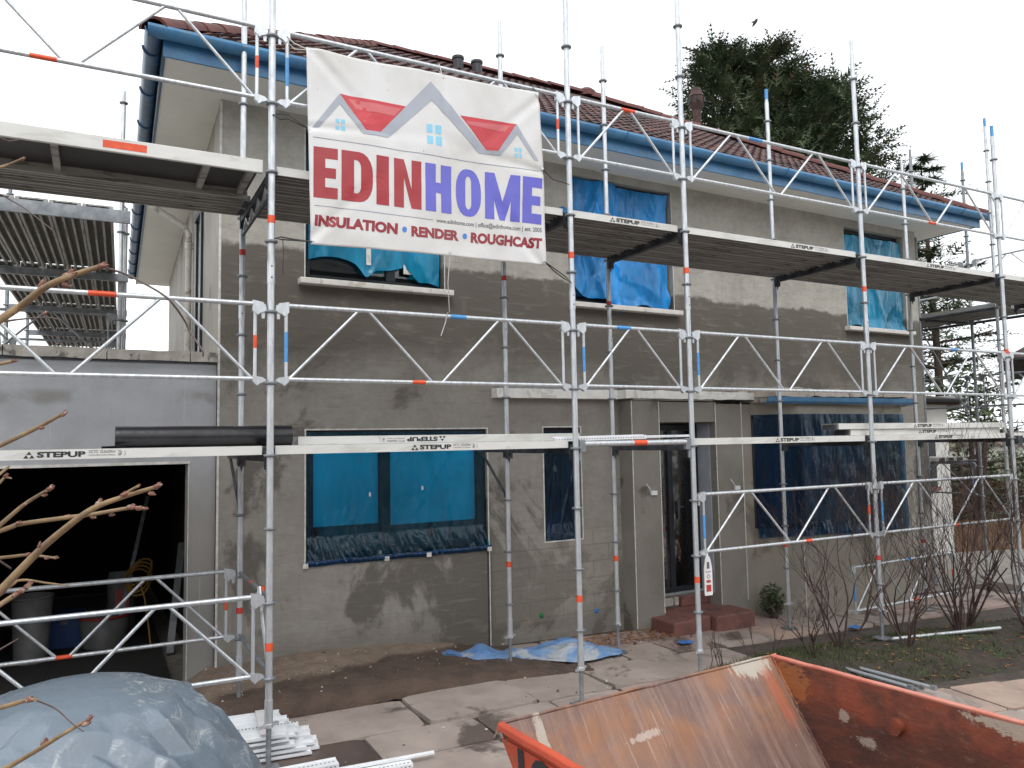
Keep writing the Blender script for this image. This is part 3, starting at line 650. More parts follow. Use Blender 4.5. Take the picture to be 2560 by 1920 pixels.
m = MB(); m.box(5.03, 5.93, .055, .16, .215, .24); m.build('threshold', 'galv', dr)
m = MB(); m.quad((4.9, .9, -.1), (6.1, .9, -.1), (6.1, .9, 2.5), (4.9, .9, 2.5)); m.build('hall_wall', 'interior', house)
m = MB()
for x0, x1, z0, z1 in ((5.05, 5.2, .1, .2), (5.215, 5.36, .1, .2), (5.375, 5.45, .1, .2)): m.box(x0, x1, -.02, .06, z0, z1)
bevel(m.build('threshold_stone', 'coping', house), .015)
m = MB(); m.box(5.46, 5.93, -.05, .06, .08, .21); bevel(m.build('threshold_block', 'sandstone', house), .015)
st = bpy.data.objects.new('doorstep', None); col.objects.link(st); st.parent = house
for x0, x1, y0 in ((4.80, 5.12, -.66), (5.13, 5.42, -.60), (5.43, 6.05, -.69)):
    m = MB(); m.box(x0, x1, y0, -.30 if x0 > 5 and x0 < 5.1 else -.26, -.25, .085)
    bevel(m.build('stone', 'sandstone', st), .02, 3)
m = MB(); m.box(5.03, 5.93, -.27, .05, -.2, .08); bevel(m.build('stone', 'sandstone', st), .02, 3)
can = bpy.data.objects.new('canopy', None); col.objects.link(can); can.parent = house
def lumpy(u0, u1, v0, v1, z0, z1, mat, nm, par, n=40, amp=.012):
    m = MB()
    def ring(t):
        x = u0+(u1-u0)*t; j = lambda k: amp*fbm((x*5, k*3.7, z0))
        return [(x, v0+j(1), z0+j(2)), (x, v0+j(3)+.004, z1+j(4)), (x, v1, z1+j(5)), (x, v1, z0+j(6))]
    vs = [p for i in range(n+1) for p in ring(i/n)]
    m.add(vs, [(i*4+k, i*4+(k+1) % 4, i*4+4+(k+1) % 4, i*4+4+k) for i in range(n) for k in range(4)]+[(3, 2, 1, 0), (n*4, n*4+1, n*4+2, n*4+3)])
    return m.build(nm, mat, par)
lumpy(2.86, 4.50, -.13, .0, 2.65, 2.755, 'white_paint', 'fascia_board', can, 30, .003)
m = MB(); m.box(2.9, 4.5, -.11, .0, 2.755, 2.772); m.build('flashing', 'galv_dull', can)
lumpy(4.505, 6.80, -.285, .0, 2.655, 2.752, 'white_paint', 'slab_edge', can, 60, .008)
lumpy(4.62, 5.9, -.27, .0, 2.632, 2.654, 'pier_render', 'slab_underside', can, 30, .002)
# bay window
bay = bpy.data.objects.new('bay_window', None); col.objects.link(bay); bay.parent = house
BP = [(6.62, -.2), (7.06, -.60), (9.22, -.60), (9.74, 0)]
m = MB()
for i in range(3):
    (x0, y0), (x1, y1) = BP[i], BP[i+1]
    m.quad((x0, y0, -.4), (x1, y1, -.4), (x1, y1, .98), (x0, y0, .98)); m.quad((x0, y0, 2.46), (x1, y1, 2.46), (x1, y1, 2.62), (x0, y0, 2.62))
m.quad((9.17, -.598, .98), (9.22, -.60, .98), (9.22, -.60, 2.46), (9.17, -.598, 2.46)); m.quad((9.22, -.60, .98), (9.74, 0, .98), (9.74, 0, 2.46), (9.22, -.60, 2.46))
m.add([(*p, .98) for p in BP], [(0, 1, 2, 3)]); m.build('bay_wall', 'bay_render', bay)
m = MB(); m.box(7.05, 7.062, -.607, -.6, -.15, .97); m.box(9.212, 9.224, -.607, -.6, -.25, 2.45); m.box(7.06, 9.2, -.606, -.6, -.17, -.155); m.build('bay_bead', 'bead', bay)
for (x0, y0), (x1, y1), muls in (((6.64, -.17), (7.07, -.55), ()), ((7.08, -.55), (9.17, -.55), (.36, .68))):
    d_ = Vector((x1-x0, y1-y0, 0)); Ln = d_.length; d_.normalize(); m = MB()
    for t in (.03, Ln-.03, *[Ln*q for q in muls]): p = Vector((x0, y0, 0))+d_*t; m.obox(p+Vector((0, 0, .98)), p+Vector((0, 0, 2.46)), .06, .07, up=d_.cross(Vector((0, 0, 1))))
    for z in (1.01, 2.43): m.obox((x0, y0, z), (x1, y1, z), .07, .06)
    m.build('frame', 'frame', bay)
    m = MB(); m.quad((x0, y0+.03, 1.0), (x1, y1+.03, 1.0), (x1, y1+.03, 2.44), (x0, y0+.03, 2.44)); m.build('pane', 'glass', bay)
m = MB(); m.smooth = True
def bayfilm(p, q):
    s = p*2.72
    if s < .57: t = s/.57; x, y = 6.63+.42*t, -.235-.40*t
    else: x, y = 7.05+(s-.57), -.635
    z = .86+1.60*q+.03*math.sin(p*6)*(1-q)
    y -= .02*abs(fbm((x*3.2, z*1.2, 8), 4))+.035*max(0, .12-q)/.12*abs(fbm((x*14, z*2, 8), 3))*2
    return (x, y, z)
m.grid(bayfilm, 140, 60); m.build('protective_film', 'film_navy', bay)
m = MB(); m.box(7.1, 9.1, .2, .21, 1.0, 1.5); m.build('worktop', 'interior', bay)
m = MB(); m.quad((6.3, .9, 0), (9.9, .9, 0), (9.9, .9, 2.6), (6.3, .9, 2.6)); m.build('room_wall', 'interior', bay)
gut = [(.0, .0), (.055, -.01), (.085, .02), (.09, .075), (.08, .075), (.072, .03), (.05, .003), (.0, .012)]
m = MB(); m.extrude([(x, z) for x, z in gut], (6.42, -.60, 2.60), (9.34, -.66, 2.60)); m.extrude([(x, z) for x, z in gut], (9.34, -.66, 2.60), (9.95, -.05, 2.60)); m.build('bay_gutter', 'blue_gutter', bay)
m = MB(); m.quad((9.2, -.66, 2.62), (9.9, -.05, 2.62), (9.9, 0, 2.62), (6.5, 0, 2.62)); m.build('bay_roof_underside', 'pier_render', bay)
for i in range(4):
    lumpy(6.6+i*.72, 6.6+i*.72+.70, -.66, -.02, 2.685+.004*i, 2.80-.012*i, 'white_stone', 'roof_slab', bay, 10, .02)
m = MB(); m.box(6.62, 9.4, -.58, .0, 2.618, 2.68); m.build('roof_core', 'coping', bay)
# light switches / cable stubs beside the door
for x in (4.88, 6.25):
    m = MB(); m.box(x-.03, x+.06, -.275, -.25, 1.50, 1.55); m.tube([(x-.02, -.26, 1.53), (x-.08, -.31, 1.58), (x-.12, -.29, 1.64)], .006, 6); m.build('cable_stub', 'pvc', house)
for x, z, mt in ((3.45, .22, 'pvcfilm_green'), (4.2, .18, 'foam')):
    m = MB(); m.lathe((0, 0, 0), [(.032, 0), (.028, .008), (.012, .012)], 7); o = m.build('pipe_plug', mt, house, (x, 0, z)); o.rotation_euler = (PI/2, 0, 0)
# left wall: window and downpipe
m = MB()
for (v0, v1, z0, z1) in ((1.75, 2.35, 3.0, 4.9),):
    m.add([(xl(v0)-.012, v0, z0), (xl(v0)-.012, v0, z1), (xl(v1)-.012, v1, z1), (xl(v1)-.012, v1, z0)], [(0, 1, 2, 3)])
m.build('side_window', 'glass', house)
m = MB(); 
for v in (1.72, 2.38): m.box(xl(v)-.03, xl(v), v-.04, v+.04, 3.0, 4.94)
m.box(xl(2)-.03, xl(2)+.01, 1.72, 2.38, 4.88, 4.96); m.build('side_window_frame', 'frame', house)
dp = bpy.data.objects.new('downpipe', None); col.objects.link(dp); dp.parent = house
V = 3.1
m = MB(); m.smooth = True; m.tube([(xl(V)-.62, V, 5.44), (xl(V)-.62, V, 5.36), (xl(V)-.56, V, 5.28), (xl(V)-.12, V-.02, 5.02), (xl(V)-.06, V-.02, 4.93), (xl(V)-.06, V-.02, 2.98)], .038, 12)
m.build('pipe', 'pipe', dp)
m = MB(); m.tube([(xl(V)-.06, V-.02, 4.72), (xl(V)-.06, V-.02, 4.82)], .046, 12); m.box(xl(V)-.06, xl(V), V-.05, V+.01, 4.74, 4.76); m.build('collar', 'pipe', dp)

# eaves: soffit, fascia, gutters
FV = -.68
m = MB()
m.quad((-.55, FV, ZS), (UW+.62, FV, ZS), (UW+.62, 0, ZS), (-.55, 0, ZS)); m.quad((-.55, 0, ZS), (0, 0, ZS), (xl(DEP), DEP, ZS), (-.1, DEP+.5, ZS))
m.quad((xl(DEP), DEP, ZS), (UW, DEP, ZS), (UW+.62, DEP+.5, ZS), (-.1, DEP+.5, ZS)); m.quad((UW, 0, ZS), (UW+.62, 0, ZS), (UW+.62, DEP+.5, ZS), (UW, DEP, ZS))
m.build('soffit', 'soffit', house)
m = MB(); m.box(-.57, UW+.64, FV-.022, FV, ZS-.03, ZS+.15); m.build('fascia', 'blue_gutter', house)
m = MB(); m.obox((-.562, FV, ZS+.08), (-.11, DEP+.5, ZS+.08), .022, .18); m.build('fascia', 'gutter_old', house)
m = MB(); m.obox((UW+.63, FV, ZS+.08), (UW+.63, DEP+.5, ZS+.08), .022, .18); m.build('fascia', 'blue_gutter', house)
hr = [(0.0+.072*(1-math.cos(a)), -.078*math.sin(a)) for a in [PI*i/9 for i in range(10)]]
hr = hr+[(x*.9+.006, z*.88+.001) for x, z in hr[::-1]]
m = MB(); m.smooth = True; m.extrude([(x, z) for x, z in hr], (-.70, FV-.024, ZS+.160), (UW+.80, FV-.024, ZS+.160)); m.build('gutter', 'blue_gutter', house)
m = MB(); m.smooth = True; m.extrude([(x, z) for x, z in hr], (-.125, DEP+.5, ZS+.160), (-.576, FV-.1, ZS+.160)); m.build('gutter', 'gutter_old', house)
for i in range(12):
    t = (i+.3)/12; p = Vector((-.648, FV, ZS+.158)).lerp(Vector((-.197, DEP+.5, ZS+.158)), t)
    m = MB(); m.tube([p+Vector((-.076*math.cos(a), 0, -.082*math.sin(a))) for a in [PI*k/8 for k in range(9)]], .009, 5); m.build('gutter_bracket', 'gutter_old', house)
for i in range(9):
    x = .3+i*1.3
    m = MB(); m.tube([(x, FV-.096-.076*math.cos(a), ZS+.158-.082*math.sin(a)) for a in [PI*k/8 for k in range(9)]], .008, 5); m.build('gutter_bracket', 'blue_gutter', house)

# roof
roof = bpy.data.objects.new('roof', None); col.objects.link(roof); roof.parent = house
RZ = 5.60
PL, PR = Vector((-.66, FV-.10, RZ)), Vector((UW+.74, FV-.10, RZ)); BL, BR = Vector((-.22, DEP+.6, RZ)), Vector((UW+.74, DEP+.6, RZ))
AL, AR = Vector((2.97, 4.2, 8.67)), Vector((7.26, 4.2, 8.75))
m = MB(); m.add([PL, PR, BR, BL, AL, AR], [(0, 1, 5, 4), (1, 2, 5), (2, 3, 4, 5), (3, 0, 4)])
for i in range(len(m.v)): m.v[i] = (m.v[i][0], m.v[i][1], m.v[i][2]-.015)
m.build('roof_deck', 'tile_dark', roof)
ex = (PR-PL).normalized(); nrm = ex.cross(AL-PL).normalized(); ey = nrm.cross(ex)
slope_len = (AL-PL).dot(ey)
TW, TR_ = .30, .31
def tile_mesh():
    m = MB(); prof = []
    for i in range(9):
        t = i/8; prof.append((t*TW, .022*(math.sin(t*4*PI)*.5+.5)**1.2+.004))
    top = [(x, -.03, z+.026) for x, z in prof]+[(x, TR_+.03, z-.004) for x, z in prof]
    low = [(x, -.03, z+.004) for x, z in prof]
    m.smooth = True; m.add(top, [(i, i+1, 10+i, 9+i) for i in range(8)]); m.smooth = False
    m.add(low+top[:9], [(i, i+1, 10+i, 9+i) for i in range(8)]); return m
tm = tile_mesh(); tms = [tm.mesh('tile', q) for q in ('tile', 'tile', 'tile_dark', 'tile_b')]
B4 = Matrix((ex, ey, nrm)).transposed().to_4x4()
tl = []
for r in range(int(slope_len/TR_)+1):
    for c_ in range(-1, 42):
        x0 = c_*TW+rnd.uniform(-.004, .004); y0 = r*TR_
        ym = y0+TR_*.5
        t = ym/slope_len
        if t > 1: continue
        lo = (AL-PL).dot(ex)*t; hi = (PR-PL).dot(ex)+((AR-PR).dot(ex))*t
        if x0+TW < lo+.02 or x0 > hi-.02: continue
        p = PL+ex*x0+ey*y0+nrm*rnd.uniform(0, .006)
        d = ((h2w(*p))-CAM).length
        tl.append((d, p, rnd.uniform(-.012, .012), rnd.choice((0, 0, 1, 2, 3))))
tl.sort(key=lambda q: q[0])
rest = MB()
for k, (d, p, a, mi) in enumerate(tl):
    mt = Matrix.Translation(p) @ B4 @ Matrix.Rotation(a, 4, 'Z')
    if k < 300:
        o = mk('roof_tile', tms[mi], roof); o.matrix_local = mt
    else:
        rest.mi = {0: 0, 1: 0, 2: 1, 3: 2}[mi]; rest.smooth = True
        rest.add([mt @ Vector(v) for v in tm.v], tm.f)
struct(rest.build('upper_tiles', ['tile', 'tile_dark', 'tile_b'], roof), 'stuff')
def cap_mesh():
    m = MB(); n = 8
    def ring(y, r, dz): return [(r*math.cos(PI*i/n), y, r*.75*math.sin(PI*i/n)+dz) for i in range(n+1)]
    A_, B_ = ring(-.02, .125, 0), ring(.40, .115, -.008); C_ = ring(-.02, .10, -.004)
    m.smooth = True; m.add(A_+B_, [(i, i+1, n+2+i, n+1+i) for i in range(n)]); m.smooth = False
    m.add(C_+A_, [(i, i+1, n+2+i, n+1+i) for i in range(n)]); return m.mesh('ridge_tile', 'ridge')
cm = cap_mesh()
def caps(a, b, step=.38):
    n = int((b-a).length/step); t = (b-a).normalized(); sd = t.cross(Vector((0, 0, 1))).normalized(); up = sd.cross(t)
    for i in range(n+1):
        o = mk('ridge_tile', cm, roof); p = a+t*(i*step)+Vector((0, 0, -.0))
        o.matrix_local = Matrix.Translation(p+up*rnd.uniform(.0, .012)) @ Matrix((sd, t, up)).transposed().to_4x4() @ Matrix.Rotation(rnd.uniform(-.03, .03), 4, 'X')
dn = Vector((0, 0, .0))
caps(PL+(AL-PL)*.004, AL); caps(PR, AR); caps(AL, AR)
m = MB(); m.lathe(AR+Vector((0, 0, -.05)), [(.20, 0), (.19, .10), (.11, .17), (.02, .19)], 10); m.build('ridge_junction', 'ridge', roof)
# soil vent pipes and chimney pot standing behind the ridge
def hv_(x, y, v):
    d = ray(x, y); t = (v-(CAM-H0).dot(E2))/d.dot(E2); q = CAM+d*t-H0; return Vector((q.dot(E1), q.dot(E2), q.z))
for (px_, py_, hh) in ((1145, 143, .75), (1192, 154, .65)):
    q = hv_(px_, py_, 3.5); m = MB()
    m.lathe((q.x, q.y, 0), [(.085, q.z-hh), (.085, q.z-.05), (.10, q.z-.04), (.10, q.z), (.07, q.z), (.07, q.z-.1)], 14); m.build('vent_pipe', 'bin', roof)
q = hv_(1740, 222, 6.2)
chm = bpy.data.objects.new('chimney', None); col.objects.link(chm); chm.parent = roof
kz = .78
m = MB(); m.lathe((q.x, q.y, q.z), [(r_*kz*.95, z_*kz) for r_, z_ in [(.13, -1.70), (.14, -.85), (.15, -.72), (.20, -.62), (.25, -.52), (.25, -.30), (.27, -.28), (.25, -.24), (.20, -.14), (.16, -.02), (.15, 0), (.11, 0), (.11, -.2)]], 12); m.build('chimney_pot', 'terracotta', chm)
for k in range(6):
    a = k*PI/3; m = MB(); m.box(q.x+.185*math.cos(a)-.03, q.x+.185*math.cos(a)+.03, q.y+.185*math.sin(a)-.03, q.y+.185*math.sin(a)+.03, q.z-.38, q.z-.26); m.build('pot_opening', 'ink', chm)
m = MB(); m.box(q.x-.55, q.x+.55, q.y-.35, q.y+.35, 6.2, q.z-1.22); m.build('chimney_stack', 'terracotta', chm)

# ================================================================== GARAGE
gar = thing('garage', 'flat-roofed pale grey rendered garage with open dark doorway', 'garage', H0, TH)
GV = .03; gu0 = -4.6; gd0, gd1, gdz = -2.55, -.245, 2.03
m = MB()
for a, b, c, d in ((gd1, -.006, -.1, 2.93), (gu0, gd0, -.1, 2.93), (gd0, gd1, gdz, 2.93)): m.quad((a, GV, c), (b, GV, c), (b, GV, d), (a, GV, d))
m.quad((gd1, GV, -.1), (gd1, GV, gdz), (gd1, GV+.2, gdz), (gd1, GV+.2, -.1)); m.quad((gd0, GV, gdz), (gd1, GV, gdz), (gd1, GV+.2, gdz), (gd0, GV+.2, gdz))
m.quad((gu0, 6, -.1), (gu0, GV, -.1), (gu0, GV, 2.93), (gu0, 6, 2.93)); m.quad((gu0, 6, -.1), (gu0, 6, 2.93), (.2, 6, 2.93), (.2, 6, -.1))
m.build('wall', 'garage_render', gar)
m = MB(); m.quad((gu0, GV, 2.9), (-.01, GV, 2.9), (.3, 6, 2.9), (gu0, 6, 2.9)); m.build('roof', 'coping', gar)
m = MB(); m.box(gd0, gd1+.012, GV-.012, GV+.02, gdz-.012, gdz+.012); m.box(gd1, gd1+.007, GV-.006, GV+.02, 0, gdz-.013); m.build('door_bead', 'bead', gar)
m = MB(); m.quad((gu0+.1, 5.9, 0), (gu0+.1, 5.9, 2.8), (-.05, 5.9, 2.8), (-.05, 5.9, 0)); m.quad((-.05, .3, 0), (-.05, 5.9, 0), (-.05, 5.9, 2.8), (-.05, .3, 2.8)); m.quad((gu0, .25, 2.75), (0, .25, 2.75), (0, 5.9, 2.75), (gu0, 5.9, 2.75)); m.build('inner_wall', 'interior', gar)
x = gu0
while x < -.02:
    wd = min(rnd.uniform(.55, .9), -.0-x)
    lumpy(x, x+wd-.008, GV-.045, GV+.24, 2.945, 3.035, 'coping', 'coping_stone', gar, 10, .010); x += wd
m = MB(); m.box(gu0, -.002, GV-.02, GV+.2, 2.925, 2.946); m.build('coping_bed', 'dark_steel', gar)
m = MB(); m.box(-.012, -.001, .0, GV+.02, 0, 3.0); m.build('joint', 'dark_steel', gar)
# things in the garage
def bucket(nm, lab, p, r, h, mat, rim=None):
    t = thing(nm, lab, 'bucket', p); m = MB(); m.smooth = True; m.lathe((0, 0, 0), [(r*.8, 0), (r, h), (r*.93, h), (r*.75, .02)], 18); m.build('body', mat, t)
    m = MB(); m.smooth = True; m.tube([(r*math.cos(a), r*math.sin(a), h) for a in [2*PI*i/18 for i in range(19)]], .014, 6); m.build('rim', rim or mat, t)
    return t
bucket('plaster_tub', 'white tub with red rim on the garage floor', (-.95, 4.35, 0), .26, .33, 'bw', 'bred')
bucket('bucket', 'white bucket standing at the dark back of the garage doorway', (-1.62, 4.0, 0), .19, .66, 'bw')
t = thing('tool_box', 'blue box on the garage floor beside the red-rimmed tub', 'box', (-1.36, 4.55, 0)); m = MB(); m.box(-.2, .2, -.14, .14, 0, .34); bevel(m.build('body', 'bblue', t), .015); m = MB(); m.box(-.21, .21, -.15, .15, .34, .38); bevel(m.build('lid', 'bblue', t), .01); m = MB(); m.box(-.02, .05, -.155, -.141, .26, .30); m.build('catch', 'bw', t)
m = MB(); m.obox((-.34, 3.6, 0), (-.20, 4.0, 1.1), .07, .02, up=(0, 1, .3)); tag(m.build('batten', 'galv_dull'), 'long pale batten leaning inside the garage doorway', 'batten')
m = MB(); m.obox((-.85, 4.3, 0), (-.52, 4.7, 1.6), .04, .03, up=(0, 1, .3)); tag(m.build('straight_edge', 'galv_dull'), 'thin metal straight edge leaning at back of garage', 'tool')
m = MB(); m.smooth = True; m.tube([(-.62+.13*math.cos(a)*(1+.1*math.sin(3*a)), 4.2+.1*math.sin(a), .66+.14*math.sin(a*1.03)+.006*a) for a in [i*.4 for i in range(60)]]+[(-.56, 4.1, .5), (-.52, 4.05, .2), (-.50, 4.0, .01)], .011, 6)
tag(m.build('hose', 'yellow'), 'coil of yellow hose hanging inside the garage', 'hose')
t = thing('sack', 'pale pink and white paper sack standing in the garage', 'sack', (-.78, 5.0, 0)); m = MB(); m.smooth = True
m.grid(lambda p, q: (.17*math.cos(2*PI*p)*(1-.25*q)+.02*fbm((p*4, q*3, 1)), .13*math.sin(2*PI*p)*(1-.6*q)+.02*fbm((p*5, q*3, 7)), .70*q), 20, 8); m.build('paper', 'bw', t)
m = MB(); m.box(-.06, .09, -.128, -.10, .25, .5); m.build('print', 'p_redl', t)
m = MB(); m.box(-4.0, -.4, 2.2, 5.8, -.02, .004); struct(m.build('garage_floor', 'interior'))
# ================================================================== SCAFFOLD
LV = lambda k: 4.1+.5*k
XA, XB, XC, XD, XE, XF, XL = 0.0, 2.5, 3.77, 6.256, 8.84, 11.34, -2.5
YI = 1.25
def rosette_mesh():
    m = MB(); m.smooth = False; m.lathe((0, 0, 0), [(.026, -.014), (.042, -.010), (.046, -.004), (.046, .004), (.042, .008), (.026, .010)], 12); return m.mesh('rosette', 'galv_dull')
ROS = rosette_mesh()
nutm = MB(); nutm.lathe((0, 0, 0), [(.022, -.02), (.034, -.012), (.034, .012), (.022, .02)], 8); nutm.box(-.075, .075, -.012, .012, -.008, .008); NUT = nutm.mesh('jack_nut', 'galv')
plm = MB(); plm.box(-.075, .075, -.075, .075, 0, .008); PLATE = plm.mesh('base_plate', 'galv_dull')
def tapem(r, h, mat):
    m = MB(); m.tube([(0, 0, 0), (0, 0, h)], r, 12, False); return m.mesh('tape', mat)
TAPE_O, TAPE_R, TAPE_B = tapem(.0262, .055, 'orange'), tapem(.0262, .05, 'red_tape'), tapem(.0262, .11, 'blue_paint')
def standard(label, x, y, zt, z0=None, tapes=(), sleeves=(), btop=False, lo=-8, jack=True, group='scaffold standards', mat='galv', dx=0.0):
    z0 = gz(x, y) if z0 is None else z0
    t = thing('scaffold_standard', label, 'scaffold pole', (x, y, z0), 0, group)
    zb = (.30 if jack else 0)
    m = MB(); m.tube([(0, 0, zb), (0, 0, zt-z0-.16)], .0242, 14); m.tube([(0, 0, zt-z0-.16), (0, 0, zt-z0)], .0195, 12); m.build('pole', mat, t)
    if jack:
        m = MB(); m.tube([(0, 0, .004), (0, 0, .36)], .0175, 10); m.build('jack_screw', 'galv_dull', t)
        o = mk('jack_nut', NUT, t, (0, 0, .29)); o.rotation_euler.z = rnd.uniform(0, 3); mk('base_plate', PLATE, t)
        m = MB(); m.tube([(0, 0, .30), (0, 0, .46)], .028, 12); m.build('sleeve', mat, t)
    for k in range(lo, 8):
        z = LV(k)
        if z0+.5 < z < zt-.1:
            o = mk('rosette', ROS, t, (0, 0, z-z0)); o.rotation_euler.z = rnd.uniform(0, 1)
    for z in sleeves:
        m = MB(); m.tube([(0, 0, z-z0), (0, 0, z-z0+.16)], .0278, 12); m.mi = 1
        for q in (.04, .12):
            m.tube([(0, -.0285, z-z0+q), (0, -.0275, z-z0+q)], .006, 8)
        m.build('sleeve', [mat, 'ink'], t)
    for z, tp in tapes: mk('tape', {'o': TAPE_O, 'r': TAPE_R, 'b': TAPE_B}[tp], t, (0, 0, z-z0))
    if btop:
        m = MB(); m.tube([(0, 0, zt-z0-.13), (0, 0, zt-z0+.002)], .0205, 12); m.build('painted_top', 'blue_paint', t)
    return t
zat = lambda px_, py_, y: onp(px_, py_, 1, y).z
standard('outer scaffold standard beside the left edge of the banner', XA, 0, 6.9, tapes=((3.73, 'o'), (.78, 'o')), sleeves=(3.30, ))
standard('outer scaffold standard beside the right edge of the banner', XB, 0, 6.9, tapes=((3.72, 'o'), (.83, 'o')), sleeves=(3.28,))
standard('outer scaffold standard from which the white scaffold tag hangs', XC, 0, 6.9, tapes=((3.70, 'o'), (3.36, 'o'), (.86, 'o')), sleeves=(3.36,))
standard('outer scaffold standard in the planting bed in front of the bay window', XD, 0, zat(2138, 105, 0), tapes=((3.72, 'o'), (3.30, 'o'), (.85, 'r')), sleeves=(3.26,), z0=.04)
standard('outer scaffold standard with blue top at the stacked loose planks', XE, 0, zat(2480, 316, 0), tapes=((3.14, 'o'),), sleeves=(2.82,), btop=True, z0=-.03)
standard('outer scaffold standard beyond the right corner of the house', XF, 0, 6.05)
standard('outer scaffold standard left of the grey tarpaulin heap', XL, 0, 6.6)
standard('inner scaffold standard left of the large ground-floor window', XA, YI, 6.55, tapes=((3.78, 'r'), (.80, 'r')), sleeves=(3.24,), mat='galv')
standard('inner scaffold standard between the large and the narrow ground-floor windows', XB, YI, zat(1250, 55, YI), tapes=((3.77, 'r'), (.95, 'o')), sleeves=(3.24,))
standard('inner scaffold standard between the narrow window and the doorway', XC, YI, zat(1503, 115, YI), tapes=((3.60, 'r'), (.90, 'o')), sleeves=(3.1,))
standard('inner scaffold standard with blue top before the left end of the bay window', XD, YI, zat(1917, 225, YI), tapes=((.85, 'o'),), btop=True)
standard('inner scaffold standard at the right corner of the house', XE, YI, zat(2248, 400, YI), tapes=((3.32, 'r'), (.7, 'r')), sleeves=(2.95,))
standard('inner scaffold standard left of the garage doorway', XL, YI, 6.4)
pF = (11.2, 1.42); pG = (10.98, 2.55); pH = (12.25, 2.45)
standard('blue-topped scaffold standard behind the outer row at the right end', *pF, zat(2502, 309, 1.42), btop=True)
standard('scaffold standard at right gable of the house, nearest its wall', *pG, zat(2302, 381, 2.55), mat='galv_dull')
standard('blue-topped scaffold standard on the outer side of the right gable scaffold', *pH, zat(2419, 410, 2.45), btop=True, mat='galv_dull')

def vtag(seed): return random.Random(seed)
def guard(label, a, b, z, group='lattice guardrails', marks=True, mat='galv', n=None, cat='guardrail'):
    """lattice guardrail: top chord, bottom chord, two end tubes, W of diagonals, wedge heads"""
    a = Vector(a); b = Vector(b); Ln = (b-a).length; d = (b-a).normalized(); R_ = vtag(label)
    t = thing('lattice_guardrail', label, cat, (a.x, a.y, z), math.atan2(d.y, d.x), group)
    zt = .55; zb = .028; e = .105
    m = MB(); m.tube([(e-.03, 0, zt), (Ln-e+.03, 0, zt)], .0169, 10); m.build('top_chord', mat, t)
    m = MB(); m.tube([(e-.02, 0, zb), (Ln-e+.02, 0, zb)], .0155, 10); m.build('bottom_chord', mat, t)
    for x in (e, Ln-e):
        m = MB(); m.tube([(x, 0, zb), (x, 0, zt)], .0125, 10); m.build('end_tube', mat, t)
    n = n or (2 if Ln > 1.9 else 1)
    sp = (Ln-2*e)/n
    for i in range(n):
        x0 = e+.02+sp*i+(0 if i == 0 else .02); x1 = e+sp*(i+1)-.02-(0 if i == n-1 else .02); xm = (x0+x1)/2
        for p, q in (((x0, 0, zb), (xm-.045, 0, zt-.01)), ((xm+.045, 0, zt-.01), (x1, 0, zb))):
            m = MB(); m.tube([p, q], .0115, 8); m.build('diagonal', mat, t)
    for x, s in ((e, -1), (Ln-e, 1)):
        for zz, h in ((zt-.06, .085), (zb-.028, .05)):     # wedge heads gripping the rosettes
            m = MB()
            prof = [(x-s*.018, zz+h), (x+s*.05, zz+h-.012), (x+s*.072, zz+h*.45), (x+s*.072, zz+.012), (x+s*.03, zz-.005), (x+s*.012, zz-.02), (x-s*.018, zz+.01)]
            if s < 0: prof = prof[::-1]
            k = len(prof); vs = [(p, -.017, q) for p, q in prof]+[(p, .017, q) for p, q in prof]
            m.add(vs, [tuple(range(k))[::-1], tuple(range(k, 2*k))]+[(i, (i+1) % k, k+(i+1) % k, k+i) for i in range(k)]); m.build('wedge_head', mat, t)
        m = MB(); m.add([(x+s*.045, -.006, zt-.10), (x+s*.062, -.006, zt-.10), (x+s*.07, -.006, zt), (x+s*.035, -.006, zt), (x+s*.045, .006, zt-.10), (x+s*.062, .006, zt-.10), (x+s*.07, .006, zt), (x+s*.035, .006, zt)],
              [(0, 1, 2, 3), (7, 6, 5, 4), (0, 4, 5, 1), (1, 5, 6, 2), (3, 2, 6, 7), (0, 3, 7, 4)])
        m.build('wedge', mat, t)
    if marks:
        def mark(p, q, r, mt): m = MB(); m.tube([p, q], r, 10, False); m.build('paint_mark', mt, t)
        x = Ln*R_.uniform(.4, .6)
        if R_.random() < .6: mark((x, 0, zb), (x+R_.uniform(.07, .15), 0, zb), .0158, 'orange')
        x = Ln*R_.uniform(.3, .6)
        if R_.random() < .55: mark((x, 0, zt), (x+R_.uniform(.06, .2), 0, zt), .0175, R_.choice(['blue_paint', 'orange', 'blue_paint']))
        if R_.random() < .35: mark((Ln-e, 0, .24), (Ln-e, 0, .33), .0131, 'orange')
        if R_.random() < .35: mark((e, 0, .15), (e, 0, .36), .0131, 'blue_paint')
    return t
bays = [(XL, XA, 'over the garage'), (XA, XB, 'between the two standards that hold the banner'), (XB, XC, 'in the narrow bay right of the banner'), (XC, XD, 'in the bay before the doorway'), (XD, XE, 'in the bay before the bay window'), (XE, XF, 'in the end bay right of the house')]
for x0, x1, nm in bays:
    guard('upper deck lattice guardrail '+nm, (x0, 0), (x1, 0), LV(1))
    guard('lower deck lattice guardrail '+nm, (x0, 0), (x1, 0), LV(-3))
guard('knee-high lattice guardrail before the doorway near the scaffold tag', (XC, 0), (XD, 0), LV(-6))
guard('knee-high lattice guardrail among the bare shrubs before the bay window', (XD, 0), (XE, 0), LV(-6))
guard('low lattice guardrail just behind the grey tarpaulin heap', (XL, 0), (XA, 0), LV(-7))
guard('low lattice guardrail across the garage doorway, inner row', (XL, YI), (XA, YI), LV(-7))
t = thing('end_guardrail', 'short end guardrail of two tubes linking the outer and inner standards by the tarpaulin', 'guardrail', (XA, 0, LV(-7)), 0, 'end guardrails')
